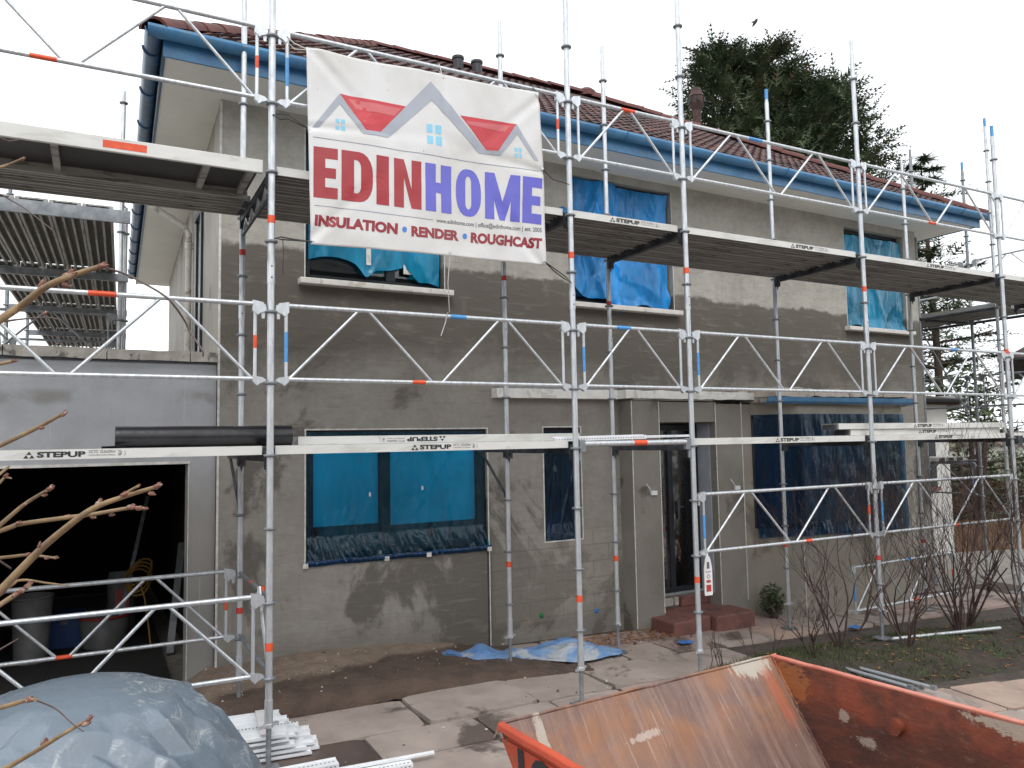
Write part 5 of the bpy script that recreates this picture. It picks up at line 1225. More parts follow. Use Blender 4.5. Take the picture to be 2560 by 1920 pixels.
# ================================================================== SKIP
skp = thing('skip', 'battered orange steel skip with rusty inside and LOAD lettering', 'skip', (0, 0, 0))
ZR = .95
L0 = onp(1255, 1812, 2, ZR); B0 = onp(1930, 1642, 2, ZR)
ax_ = (B0-L0).normalized(); SW = (B0-L0).length; ay_ = Vector((ax_.y, -ax_.x, 0))     # ay_: toward the camera side
SLn = 2.7
def sp(a, b, z): return L0+ax_*a+ay_*b+Vector((0, 0, z-ZR))
zb_ = .10; i_, t_ = .62, .05      # slope run, side taper
top = [(0, 0), (SW, 0), (SW, SLn), (0, SLn)]; bot = [(t_, i_), (SW-t_, i_), (SW-t_, SLn-i_), (t_, SLn-i_)]
def dent(a, b, z, s=0): return .010*fbm((a*3, b*3, z*3+s), 3)
def plate(A, B, C_, D_, nm, mat, off=0, n=26, dn=1.0, flip=False):
    A, B, C_, D_ = [Vector(q) for q in (A, B, C_, D_)]; nr = (B-A).cross(D_-A).normalized()
    def f(p, q):
        P = A.lerp(B, p).lerp(D_.lerp(C_, p), q)
        k = min(1, 6*min(p, 1-p, q, 1-q))
        return P+nr*(off+k*dn*.012*fbm(P*2.2, 3))
    m = MB(); m.smooth = True; m.grid(f, n, n, flip); return m.build(nm, mat, skp)
CEM = (.40, .355, .295)
M['skip_slope'] = mat_plate('skip_worn_plate', ((.185, .108, .086), (.135, .08, .067), (.24, .155, .125), (.42, .35, .30)), (3.2, .30), [(SW*.89, .015, .15, .04, CEM, 1), (SW*.10, .08, .03, .11, CEM, .9), (SW*.94, .12, .05, .10, (.40, .11, .06), .6), (SW*.62, .55, .22, .08, CEM, .45), (SW*.85, .60, .16, .10, CEM, .4), (SW*.40, .12, .10, .012, (.5, .42, .36), .6)], (tuple(L0), tuple(ax_), tuple(ay_)), [(.0, .18, (.34, .14, .05), .55)])
M['skip_side'] = mat_plate('skip_rust_side', ((.082, .028, .018), (.052, .021, .016), (.115, .034, .019), (.19, .11, .08)), (.8, 2.2), [(.44, .20, .03, .03, CEM, .6), (.57, .29, .05, .03, CEM, .6), (1.35, .02, .30, .05, (.36, .31, .25), .9), (.12, .10, .12, .10, (.36, .12, .03), .6), (1.7, .30, .35, .2, (.30, .05, .02), .5)], (tuple(B0), tuple(ay_), (0, 0, -1)), [(.0, .14, (.30, .06, .022), .55)])
T3 = [sp(a, b, ZR) for a, b in top]; B3 = [sp(a, b, zb_) for a, b in bot]
slope_o = plate(T3[0], T3[1], B3[1], B3[0], 'end_plate', 'skip_slope', 0, 40)
plate(T3[1], T3[2], B3[2], B3[1], 'side_plate', 'skip_side', 0, 40); plate(T3[3], T3[0], B3[0], B3[3], 'side_plate', 'skip_out', 0, 40)
plate(T3[2], T3[3], B3[3], B3[2], 'end_plate', 'skip_slope'); plate(B3[0], B3[1], B3[2], B3[3], 'floor', 'skip_slope')
o4 = [(-.006, -.006), (SW+.006, -.006), (SW+.006, SLn+.006), (-.006, SLn+.006)]
for k in range(4):
    a, b = sp(*top[k], ZR), sp(*top[(k+1) % 4], ZR)
    m = MB(); n = 26; 
    out = (Vector((0, 0, 1)).cross(b-a)).normalized()
    c_ = (sp(SW/2, SLn/2, ZR)-a); out = -out if out.dot(c_) > 0 else out
    vs = []
    for i in range(n+1):
        P = a.lerp(b, i/n)+out*.006*fbm((i*.5, k, 1), 2)+Vector((0, 0, .006*fbm((i*.4, k, 5), 2)))
        if k == 0: vs += [P, P+Vector((0, 0, .012)), P+out*.015+Vector((0, 0, .012)), P+out*.05+Vector((0, 0, -.05))]
        elif k == 1: vs += [P-out*.004, P+Vector((0, 0, .010))-out*.004, P+out*.030+Vector((0, 0, .010)), P+out*.034+Vector((0, 0, -.055))]
        else: vs += [P-out*.004, P+Vector((0, 0, .014))-out*.004, P+out*.026+Vector((0, 0, .008)), P+out*.028+Vector((0, 0, -.022))]
    m.add(vs, [(i*4+j, i*4+j+1, i*4+5+j, i*4+4+j) for i in range(n) for j in range(3)]+[(i*4+3, i*4, i*4+4, i*4+7) for i in range(n)]+[(0, 1, 2, 3), (n*4, n*4+1, n*4+2, n*4+3)])
    bevel(m.build('rim', ('skip_slope', 'skip_rim', 'skip_out', 'skip_out')[k], skp), .006)
for a_, b_ in ((T3[1], B3[1]), (T3[0], B3[0]), (B3[0], B3[1])):
    m = MB(); m.smooth = True; n = 40; m.tube([a_.lerp(b_, i/n)+Vector((0, 0, .004*math.sin(i*2.1))) for i in range(n+1)], [.010+.003*math.sin(i*2.7) for i in range(n+1)], 6); m.build('weld_bead', 'skip_side', skp)
# outer left wall stiffening and LOAD stencil
m = MB(); nL = (T3[3]-T3[0]).normalized(); dd = (B3[0]-T3[0]); outn = -ax_
def sidep(s, dz): return sp(0, s, ZR-dz)+ax_*(t_*dz/(ZR-zb_))+outn*.012
# the slope end as seen from outside
plate(T3[1]+ay_*-.03, T3[0]+ay_*-.03, B3[0]+ay_*-.04+Vector((0, 0, -.03)), B3[1]+ay_*-.04+Vector((0, 0, -.03)), 'end_skin', 'skip_out')
P0 = sidep(.13, .22); ux = sidep(1.0, .22)-sidep(.13, .22); uy = sidep(.13, .05)-sidep(.13, .22)
m = MB(); put_text(m, 'LOAD', P0, ux*.62, uy, .06); m.build('lettering', 'ink', skp)
pl_ = MB(); pl_.quad(sidep(0, .05)+outn*-.004, sidep(SLn, .05)+outn*-.004, sidep(SLn-i_, .85)+outn*-.004, sidep(i_*.9, .80)+outn*-.004); pl_.build('side_skin', 'skip_out', skp)
for s in (.9, 1.8):
    m = MB(); p = sp(SW+.05, s, ZR-.25); m.tube([p, p+ax_*.12], .035, 12); m.build('lifting_lug', 'skip_out', skp)
    m = MB(); p = sp(-.05, s, ZR-.25); m.tube([p, p-ax_*.10], .035, 12); m.build('lifting_lug', 'skip_out', skp)
p = sp(SW-.02, .72, ZR-.16); m = MB(); m.tube([p+ax_*.03, p-ax_*.03], .04, 14); m.build('lug_boss', 'skip_side', skp)
# ================================================================== GREY TARP HEAP
tp = thing('tarpaulin_heap', 'heap under a dusty grey-blue plastic sheet beside the garage', 'tarpaulin', (-1.12, -1.0, 0))
R_ = random.Random(5)
NS, NR = 38, 14
hv2 = []
for j in range(NR+1):
    for i in range(NS):
        q = j/NR; a = 2*PI*(i+(.5 if j % 2 else 0)+R_.uniform(-.3, .3)*(j > 2))/NS; r = 1.12*(q**.8)+R_.uniform(-.018, .018)*(2 < j < NR)
        k = min(1, max(0, (r-.38)/.25)); h = 1.0*max(0, 1-min(1, r)**2.6)**.62
        fold = .05*abs(math.sin(a*6.5+2*fbm((a, r, 3))))*r*r
        rr = r*(1+k*R_.uniform(-.045, .045)); z = h+k*(R_.uniform(-.055, .045)*(r < 1.0)-fold*(r < 1))
        hv2.append((rr*math.cos(a), .98*rr*math.sin(a), max(.006, z)))
hf = []
for j in range(NR):
    for i in range(NS):
        A_, B_, C_, D_ = j*NS+i, j*NS+(i+1) % NS, (j+1)*NS+(i+1) % NS, (j+1)*NS+i
        hf += [(A_, D_, B_), (B_, D_, C_)] if j % 2 == 0 else [(A_, D_, C_), (A_, C_, B_)]
m = MB(); m.add(hv2, [f for f in hf]); o = m.build('sheet', 'tarp', tp)
for e in o.data.polygons: e.use_smooth = True
ss = o.modifiers.new('sub', 'SUBSURF'); ss.levels = ss.render_levels = 3
cr = o.data.attributes.new('crease_edge', 'FLOAT', 'EDGE'); rc_ = random.Random(8)
for d_, e_ in zip(cr.data, o.data.edges):
    p_ = o.data.vertices[e_.vertices[0]].co; k_ = math.hypot(p_.x, p_.y) > .42
    d_.value = rc_.choice((.75, .9, 1.0, 1.0)) if k_ else rc_.choice((0, 0, .5))
t = thing('brick', 'red brick weighing down the grey plastic sheet', 'brick', atd(40, 1905, 4.05), .4); m = MB(); m.box(-.11, .11, -.05, .05, -.06, .03); bevel(m.build('body', 'brick', t), .012)

# white bead bundle and strips at the foot of the left standard
t = thing('bead_bundle', 'taped bundle of white plastic bead strips on the ground at the left standard', 'bundle', (.02, .42, 0), math.radians(-6))
for i in range(7):
    for j in range(5):
        m = MB(); x0 = -1.1+rnd.uniform(0, .02); x1 = .36-.05*j+rnd.uniform(-.05, .05); y = -.30+i*.075+rnd.uniform(-.01, .01); z = .01+j*.036
        m.box(x0, x1, y, y+.066, z, z+.004); m.box(x0, x1, y+.062, y+.066, z+.004, z+.03); m.box(x0, x1, y, y+.003, z-.0, z+.022); m.build('strip', 'pvc', t)
m = MB(); m.box(-.02, .06, -.30, .225, .192, .195); m.build('wrapping', 'tag_white', t)
m = MB(); 
for k in range(22): x = -.2+k*.024; m.add([(x+.007*math.cos(q*PI/3), -.12+.014*math.sin(q*PI/3), .1865) for q in range(6)], [tuple(range(6))])
m.build('hole_row', 'hole', t)
bead_strip('bead_strip', 'white mesh bead strip lying nearest the tarpaulin heap', (-.35, -.14, .03), (.42, -.17, .03), .11, .02)
bead_strip('bead_strip', 'long perforated white bead strip on the paving below the banner', (-.30, -.36, .02), (.86, -.42, .02), .07, .02)
bead_strip('bead_strip', 'thin white plastic angle sticking out on the paving beyond the other strips', (-.2, -.30, .045), (1.03, -.40, .045), .02, .01, False)

# blue tarpaulin crumpled along the wall
def bt(p, q):
    x = 1.85+1.95*p-.10*q; y = 1.90-.66*p-(.16+.16*math.sin(p*PI)+.14*math.exp(-((p-.72)/.16)**2)-.10*math.exp(-((p-.5)/.08)**2))*q
    en = min(1, p*8, (1-p)*6, q*4+.1, (1-q)*4)
    z = gz(x)+.03+en*(.03+.05*abs(fbm((x*1.8, y*2.4, 1), 2))+.07*math.exp(-((p-.27)/.06)**2)+.09*math.exp(-((p-.72)/.12)**2))
    z += en*.05*abs(fbm((x*4.5+y*3, y*5, 5), 2))
    return (x+.03*fbm((p*9, q*5, 2)), y+.03*fbm((p*9, q*5, 7)), z)
m = MB(); m.grid(bt, 70, 20, flip=True); o = m.build('blue_tarpaulin', 'tarp_blue'); tag(o, 'crumpled blue tarpaulin lying on the paving along the wall', 'tarpaulin')
for x, y, lab in ((4.55, 1.15, 'small scrap of blue plastic on the paving before the doorstep'), (6.9, .85, 'scrap of blue film on the path behind the bare shrubs')):
    m = MB(); m.smooth = True; m.grid(lambda p, q: (x+.16*p, y+.11*q, gz(x)+.012+.03*abs(fbm((p*4+x, q*4, 3)))), 8, 8); tag(m.build('plastic_scrap', 'foam'), lab, 'scrap')

# steel tubes beside the skip
a0, b0 = onp(2050, 1650, 2, .03), onp(2300, 1716, 2, .03)
for i in range(6):
    d = (b0-a0).normalized(); sd = Vector((-d.y, d.x, 0)); p = a0+sd*(.062*i-.03)+d*rnd.uniform(-.10, .14); q = b0+sd*(.075*i-.10)+d*rnd.uniform(-.22, .06)
    zg = gz(p.x)+.030+(.034 if i in (2, 4) else 0)
    p.z = q.z = zg; t = thing('scaffold_tube', 'short galvanised brace tube in the pile on the paving beside the skip', 'scaffold tube', p, 0, 'brace tubes beside the skip')
    m = MB(); m.tube([(0, 0, 0), q-p], .016, 10); m.build('tube', 'galv', t)
    m = MB(); e = q-p; m.obox(e-d*.03, e+d*.015, .035, .035); m.build('end_plate', 'galv_dull', t)
# rails lying behind the shrubs
m = MB(); pA, pB = onp(2225, 1598, 2, .02), onp(2500, 1570, 2, .02); m.tube([pA, pB], .02, 8); tag(m.build('rail_tube', 'galv'), 'galvanised rail lying on the ground among the bare shrubs', 'scaffold tube')
guard('lattice guardrail leaning low behind the bare shrubs near the right corner', (XD+.7, .95), (XE+.4, 1.05), .02, marks=True)

# ================================================================== PLANTS
def grow(m, p, d, ln, r, depth, R_, spread=.5, up=.25, seg=4, minr=.0015):
    pts = [p]; rs = [r]; q = p.copy(); dd = d.copy()
    for k in range(seg):
        dd = (dd+Vector((R_.gauss(0, .16), R_.gauss(0, .16), R_.gauss(up*.3, .10)))).normalized(); q = q+dd*(ln/seg); pts.append(q.copy()); rs.append(max(minr, r*(1-.45*(k+1)/seg)))
    m.tube(pts, rs, 5 if r > .006 else 3, False)
    if depth <= 0: return
    for k in range(R_.choice((2, 2, 3))):
        i = R_.randint(max(1, seg-2), seg); a = R_.uniform(0, 2*PI); s = Vector((math.cos(a), math.sin(a), 0))
        nd = (dd+s*spread*R_.uniform(.5, 1.4)+Vector((0, 0, up*R_.uniform(0, 1)))).normalized()
        grow(m, pts[i], nd, ln*R_.uniform(.55, .85), rs[i]*.75, depth-1, R_, spread, up, seg, minr)
SH = [(5.15, -.10, 1.0, 3), (5.70, .05, 1.85, 5), (6.30, -.25, 1.3, 4), (6.72, .10, 2.0, 5), (7.35, -.15, 2.1, 5), (7.85, .10, 2.3, 5), (8.1, -.50, 2.3, 5)]
slab_ = ['low bare twiggy shrub at the skip end of the bed', 'bare brown shrub in the bed before the left side of the bay window', 'sparse bare shrub behind the brace tubes', 'tall bare shrub in front of the bay window', 'bare forked shrub below the right end of the bay window', 'dense bare shrub before the right corner of the house', 'reddish bare shrub beside the outermost standard at the right']
for k, (x, y, h, dpt) in enumerate(SH):
    R_ = random.Random(100+k); t = thing('bare_shrub', slab_[k], 'shrub', (x, y, bedz(x, y)-.02), 0, 'bare shrubs in the bed')
    m = MB(); m.smooth = True
    for j in range(R_.randint(5, 7) if k < 4 else 9):
        a = R_.uniform(0, 2*PI); s = Vector((math.cos(a), math.sin(a), 0))
        grow(m, s*R_.uniform(.01, .06), (s*.45+Vector((0, 0, 1))).normalized(), h*R_.uniform(.32, .46), R_.uniform(.008, .014), 4, R_, .55, .3)
    m.build('stems', 'bark', t)
for k in range(9):
    x, y = rnd.uniform(4.05, 4.9), rnd.uniform(.0, .35); R_ = random.Random(300+k); m = MB(); m.smooth = True
    grow(m, Vector((x, y, bedz(x, y)-.02)), Vector((R_.uniform(-.25, .25), R_.uniform(-.1, .1), 1)).normalized(), R_.uniform(.18, .34), .006, 1, R_, .3, .3)
    tag(m.build('sapling', 'bark'), 'thin bare shoot at the skip end of the planting bed', 'shoot', 'bare shoots')
def leafy(lab, nm, cx, cy, z0, rx, ry, rz, n, ls, mat, seed, stems=True, trunk_r=.04, cat='bush', ground=None):
    R_ = random.Random(seed); gr = z0 if ground is None else ground; t = thing(nm, lab, cat, (cx, cy, gr)); m = MB(); k = 0
    while k < n:
        p = Vector((R_.gauss(0, .5), R_.gauss(0, .5), R_.gauss(0, .5)))
        if p.length > 1 or fbm(p*2.3+Vector((seed, 0, 0)), 3) < -.12+.25*(p.length-.6): continue
        k += 1; P = Vector((p.x*rx, p.y*ry, z0-gr+rz+p.z*rz)); a = Vector((R_.gauss(0, 1), R_.gauss(0, 1), R_.gauss(-.2, .5))).normalized(); b = a.cross(Vector((R_.gauss(0, 1), R_.gauss(0, 1), R_.gauss(0, 1)))).normalized()
        s = ls*R_.uniform(.6, 1.3); m.add([P-a*s, P+b*s*.35, P+a*s, P-b*s*.35], [(0, 1, 2, 3)])
    m.build('crown', mat, t)
    if stems:
        m = MB(); m.smooth = True
        for j in range(6):
            s = Vector((R_.gauss(0, .3)*rx, R_.gauss(0, .3)*ry, z0-gr+rz*R_.uniform(.6, 1.5))); m.tube([(s.x*.08, s.y*.08, -.05), s*.55, s], [trunk_r, trunk_r*.6, trunk_r*.25], 6)
        m.build('trunk', 'bark', t)
    return t
leafy('small dark evergreen bush at the wall right of the doorstep', 'small_bush', 6.55, 1.78, -.12, .20, .16, .22, 700, .03, 'leaf', 5, ground=-.13)

# big conifer behind the house
def conifer():
    R_ = random.Random(17); bx, by = 20.2, 13.5; zg = -1.2
    t = thing('conifer_tree', 'tall dark conifer with ragged drooping sprays behind the roof', 'tree', (bx, by, zg))
    m = MB(); m.smooth = True; tops = [(-.4, .2, 17.0, .34), (-1.9, 1.0, 16.9, .22), (1.2, -1.0, 15.6, .2)]
    for x, y, h, r in tops: m.tube([(x*.1, y*.1, 0), (x*.5, y*.5, h*.45), (x*.85, y*.85, h*.78), (x, y, h)], [r, r*.8, r*.45, .03], 8)
    m.build('trunk', 'trunk', t)
    f = MB(); br = MB()
    def spray(P, d, s):
        """one flat drooping spray: a rib with side fingers"""
        sd = d.cross(Vector((R_.gauss(0, .4), R_.gauss(0, .4), 1))).normalized(); up = sd.cross(d)
        n = 6; q = P.copy(); dd = d.copy()
        for k in range(n):
            q2 = q+dd*(s/n); w_ = s*.045
            f.add([q-sd*w_, q+sd*w_, q2], [(0, 1, 2)])
            for sg in (-1, 1):
                l_ = s*(.42-.05*k)*R_.uniform(.6, 1.2); e = q+(dd*.75+sd*sg*.8+up*R_.gauss(0, .25)).normalized()*l_; w2 = .10*l_+.012
                f.add([q-dd*w2, q+dd*w2, e], [(0, 1, 2)])
            q = q2; dd = (dd+Vector((0, 0, -.05+R_.gauss(0, .05)))).normalized()
    nb_ = 0
    for i in range(1250):
        tx, ty, th, _ = R_.choice(tops); u = R_.random()**.8; z = 1.5+(th-1.5)*u
        rad = (4.3*(1-u)**.55+min(2.0, 6*max(0, .72-u)))*(.8+.38*R_.random())+.22
        a = R_.uniform(0, 2*PI); d = Vector((math.cos(a), math.sin(a), R_.uniform(.15, .75))).normalized()
        base = Vector((tx*u, ty*u, z)); pts = [base]; q = base.copy(); dd = d.copy(); n = 5
        for k in range(n): q = q+dd*(rad/n); pts.append(q.copy()); dd = (dd+Vector((R_.gauss(0, .10), R_.gauss(0, .10), -.07+.05*(k > 2)))).normalized()
        if i % 4 == 0: br.tube(pts, [.05, .04, .03, .02, .012, .006], 4, False)
        for k in range(2, n+1):
            for j in range(3 if k < n else 4):
                sdv = Vector((R_.gauss(0, .55), R_.gauss(0, .55), R_.gauss(.12, .35)))
                P = pts[k].lerp(pts[k-1], R_.random())+Vector((R_.gauss(0, .15), R_.gauss(0, .15), R_.gauss(0, .12)))
                spray(P, ((pts[k]-pts[k-1]).normalized()*.8+sdv).normalized(), R_.uniform(.45, .95))
    struct(f.build('crown', 'needles', t), 'stuff') if False else f.build('crown', 'needles', t); br.build('limbs', 'trunk', t)
conifer()
def side_conifer(lab, bx, by, zg, H, rad, seed, nl):
    R_ = random.Random(seed); t = thing('conifer_tree', lab, 'tree', (bx, by, zg)); m = MB(); m.smooth = True
    m.tube([(0, 0, 0), (.1, 0, H*.5), (0, .1, H)], [.15, .10, .02], 7)
    f = MB()
    for i in range(nl):
        z = H*R_.uniform(.12, 1); a = R_.uniform(0, 2*PI); ln = rad*min(.8, 1.12-z/H)*R_.uniform(.75, 1.2); d = Vector((math.cos(a), math.sin(a), .15)); P = Vector((0, 0, z))
        m.tube([P, P+d*ln*.6, P+d*ln+Vector((0, 0, .1))], [.04, .025, .008], 4, False)
        for k in range(26):
            s = R_.uniform(.3, 1.05); q = P+d*ln*s; w_ = R_.uniform(.25, .5)
            for j in range(7):
                e = q+Vector((R_.gauss(0, .5), R_.gauss(0, .5), R_.gauss(-.05, .14)))*w_*1.2; sd = Vector((R_.gauss(0, 1), R_.gauss(0, 1), 0)).normalized()*.03
                f.add([q-sd, q+sd, e], [(0, 1, 2)])
    m.build('trunk', 'trunk', t); f.build('crown', 'needles', t)
q = atd(2350, 1085, 21); side_conifer('layered cedar-like conifer seen past the right corner of the roof', q.x, q.y, -1.5, 11.2, 3.2, 4, 62)
q = atd(2425, 1000, 19); leafy('loose laurel tree behind the white outbuilding', 'laurel_tree', q.x, q.y, 1.5, .85, .9, 1.35, 900, .085, 'leaf', 9, trunk_r=.07, cat='tree', ground=-.9)
q = atd(2415, 1120, 22); leafy('low dark evergreen behind the gable scaffold', 'evergreen_bush', q.x, q.y, -1.3, .8, 1.0, 1.55, 1100, .12, 'leaf', 12, cat='bush', ground=-1.5)

# ------------------------------------------------ foreground twigs, a shrub left of the frame
t = thing('budding_shrub', 'budding fawn twigs of a bare shrub in front of the garage', 'shrub', (-2.35, -4.75, -.01))
tw = MB(); tw.smooth = True; td = MB(); td.smooth = True; bd = []
def Z5(x, y): return (x*.38879, 560+y*.38879)
def ZL(x, y): return (x*.46413, 1150+y*.46413)
ROOT = Vector((-2.35, -4.75, -.01))
HUB = []
def twig(pts, dep, r0, r1, mb=None, buds=(), ext=None):
    mb = mb or tw; P = [atd(x, y, dep+.02*math.sin(k*1.7)) for k, (x, y) in enumerate(pts)]
    # continue out of frame to the shrub's stems
    d = (P[0]-P[1]).normalized(); hub = Vector((-2.05-rnd.uniform(0, .25), -4.55+rnd.uniform(-.2, .2), max(.4, P[0].z-.35+d.z*.3)))
    pre = []
    if ext is not False and pts[0][0] < 30:
        mid = P[0]+d*.22; hub = P[0]+d*.5+Vector((-.12, 0, -.12)); pre = [hub, mid]; HUB.append(hub)
    al = pre+P; n = len(al); nn = 4; sm = []
    for i in range(n-1):
        for k in range(nn):
            a, b, c, d_ = al[max(i-1, 0)], al[i], al[i+1], al[min(i+2, n-1)]; s = k/nn
            sm.append(.5*((2*b)+(c-a)*s+(2*a-5*b+4*c-d_)*s*s+(3*b-a-3*c+d_)*s**3)-ROOT)
    sm.append(al[-1]-ROOT); N = len(sm); k0 = len(pre)*nn
    mb.tube(sm, [r0*1.1 if i < k0 else r0+(r1-r0)*(i-k0)/max(1, N-1-k0) for i in range(N)], 8)
    for b_ in buds: bd.append((atd(*b_[0], dep)-ROOT, b_[1], b_[2]))
twig([Z5(0, 615), Z5(130, 530), Z5(270, 420), Z5(400, 355), Z5(500, 318), Z5(655, 270)], 1.35, .0068, .0042, buds=((Z5(268, 395), .010, 1), (Z5(440, 335), .014, .4), (Z5(425, 395), .009, 0), (Z5(655, 272), .010, .2)))
twig([Z5(655, 275), Z5(800, 320), Z5(940, 390), Z5(1080, 480), Z5(1180, 610), Z5(1225, 700), Z5(1300, 810), Z5(1305, 850)], 1.35, .0020, .0015, td, ext=False)
twig([Z5(0, 1425), Z5(240, 1310), Z5(400, 1222)], 1.45, .0044, .0032, buds=((Z5(408, 1222), .008, .5), (Z5(265, 1312), .006, 0)))
twig([ZL(0, 705), ZL(200, 500), ZL(350, 370), ZL(500, 262), ZL(660, 200), ZL(840, 145)], 1.4, .0072, .0036, buds=((ZL(212, 460), .006, 1.2), (ZL(530, 232), .008, .8), (ZL(665, 188), .008, .4), (ZL(845, 143), .009, .4), (ZL(815, 182), .007, -.2)))
twig([ZL(665, 190), ZL(700, 165), ZL(742, 142)], 1.4, .003, .0022, ext=False, buds=((ZL(742, 142), .005, .5),))
twig([ZL(0, 382), ZL(110, 345), ZL(360, 310), ZL(500, 292), ZL(700, 258), ZL(780, 262)], 1.5, .0046, .0030, buds=((ZL(100, 340), .007, 0), (ZL(360, 308), .008, 0), (ZL(500, 310), .006, 0), (ZL(705, 255), .010, 0), (ZL(748, 262), .008, 0), (ZL(785, 262), .005, 0), (ZL(600, 296), .006, 0)))
twig([ZL(0, 350), ZL(130, 240), ZL(250, 165)], 1.5, .0042, .0028, buds=((ZL(130, 242), .005, .5), (ZL(268, 155), .009, .5), (ZL(238, 190), .006, .2)))
twig([ZL(0, 527), ZL(150, 512), ZL(300, 528)], 1.55, .0032, .0022, buds=((ZL(150, 508), .006, 0), (ZL(250, 530), .005, 0), (ZL(298, 526), .006, 0)))
twig([ZL(0, 712), ZL(110, 648), ZL(250, 662), ZL(370, 677)], 1.45, .003, .0012, buds=((ZL(5, 712), .012, .5),))
twig([ZL(0, 780), ZL(90, 720), ZL(155, 680)], 1.35, .0044, .0036, buds=((ZL(80, 727), .008, .5), (ZL(120, 705), .008, .5), (ZL(150, 678), .009, .6)))
twig([ZL(0, 1335), ZL(140, 1295), ZL(190, 1292)], 1.4, .0044, .003, buds=((ZL(155, 1292), .011, 0),))
twig([ZL(190, 1292), ZL(300, 1340), ZL(390, 1420), ZL(450, 1462)], 1.4, .0016, .0010, td, ext=False)
twig([ZL(-40, 1700), ZL(100, 1622), ZL(230, 1545), ZL(330, 1482), ZL(450, 1412)], 1.4, .0048, .0034, buds=((ZL(238, 1525), .009, .8), (ZL(460, 1420), .010, .3), (ZL(480, 1395), .008, .7)), ext=None)
twig([Z5(0, 900), Z5(90, 880)], 1.4, .0032, .0026, buds=((Z5(90, 880), .006, 0),))
twig([Z5(0, 630), Z5(110, 615), Z5(280, 600), Z5(380, 612)], 1.5, .0022, .0010, td, buds=((Z5(290, 575), .006, .5),))
twig([ZL(0, 1020), ZL(100, 962)], 1.5, .0016, .0010, td)
twig([ZL(0, 545), ZL(60, 585)], 1.5, .002, .0014, td); twig([ZL(0, 75), ZL(45, 38)], 1.5, .003, .0018); twig([ZL(0, 120), ZL(25, 95), ZL(60, 98)], 1.5, .0026, .0016, buds=((ZL(30, 85), .006, .5),))
twig([(0, 345*1.0), (20, 352), (45, 350)], 1.4, .0016, .001, td); twig([(0, 418), (25, 410), (58, 395)], 1.4, .0024, .0016, buds=((57, 398), .005, .4) and (((57, 398), .005, .4),))
twig([(0, 485), (60, 520), (125, 570), (130, 575)], 1.6, .0013, .0009, td)
for hb in HUB:
    tw.tube([Vector((rnd.uniform(-.05, .05), rnd.uniform(-.05, .05), 0)), (hb-ROOT)*.5+Vector((-.08, 0, 0)), hb-ROOT], [.012, .010, .0065], 6)
tw.build('branches', 'twig', t); td.build('tendrils', 'tendril', t)
bm_ = MB(); bm_.smooth = True
for p, r, an in bd:
    d = (_r*math.cos(an)+_u*math.sin(an)).normalized(); n = 6
    bm_.tube([p-d*r*.7, p-d*r*.3, p+d*r*.15, p+d*r*.7, p+d*r*1.25], [r*.35, r*.55, r*.5, r*.36, r*.08], 7)
    bm_.tube([p-d*r*.2, p+_u*r*.5+d*r*.4, p+_u*r*.55+d*r*.9], [r*.3, r*.26, r*.05], 6)
struct(bm_.build('buds', 'bud', t), 'stuff')

# ================================================================== RIGHT BACKGROUND
q = onp(2350, 1290, 2, -.35)
t = thing('outbuilding', 'white painted outbuilding with dark gutter behind the gable scaffold', 'building', (13.12, 4.4, -.45), math.radians(3))
m = MB(); m.box(0, 1.45, 0, 3.2, 0, 3.22); m.build('wall', 'white_wall', t)
m = MB(); m.box(.25, .95, -.012, .0, 1.55, 2.75); m.build('window', 'frame', t)
m = MB(); m.box(.2, 1.0, -.05, .0, 1.47, 1.55); m.build('sill', 'sandstone', t)
m = MB(); m.add([(-.1, -.18, 3.22), (1.62, -.18, 3.22), (1.62, 3.3, 3.22), (-.1, 3.3, 3.22), (-.1, -.18, 3.34), (1.62, -.18, 3.34), (1.62, 3.3, 3.9), (-.1, 3.3, 3.9)], [(0, 3, 2, 1), (4, 5, 6, 7), (0, 1, 5, 4), (1, 2, 6, 5), (2, 3, 7, 6), (3, 0, 4, 7)]); m.build('roof', 'brown_roof', t)
m = MB(); m.smooth = True; m.extrude(hr, (-.1, -.18, 3.34), (1.62, -.18, 3.34)); m.build('gutter', 'ink', t)
m = MB(); m.box(1.625, 1.65, -.22, 3.3, 3.15, 3.42); m.build('barge_board', 'white_wall', t)
for x, y, lab, mt in ((10.9, 3.3, 'dark wheelie bin by the right gable', 'bin'), (11.6, 3.5, 'blue wheelie bin by the right gable', 'bblue')):
    t = thing('wheelie_bin', lab, 'bin', (x, y, gz(x)-.02), .3)
    m = MB(); m.add([(-.22, -.24, .06), (.22, -.24, .06), (.22, .24, .06), (-.22, .24, .06), (-.28, -.3, .95), (.28, -.3, .95), (.28, .32, .95), (-.28, .32, .95)], [(0, 3, 2, 1), (4, 5, 6, 7), (0, 1, 5, 4), (1, 2, 6, 5), (2, 3, 7, 6), (3, 0, 4, 7)]); bevel(m.build('body', mt, t), .02)
    m = MB(); m.add([(-.3, -.33, .95), (.3, -.33, .95), (.3, .36, .97), (-.3, .36, .97), (-.27, -.3, 1.0), (.27, -.3, 1.0), (.27, .33, 1.06), (-.27, .33, 1.06)], [(0, 3, 2, 1), (4, 5, 6, 7), (0, 1, 5, 4), (1, 2, 6, 5), (2, 3, 7, 6), (3, 0, 4, 7)]); bevel(m.build('lid', mt, t), .015)
    for s in (-.22, .22): m = MB(); m.tube([(s-.03, .27, .1), (s+.03, .27, .1)], .1, 12); m.build('wheel', 'bin', t)
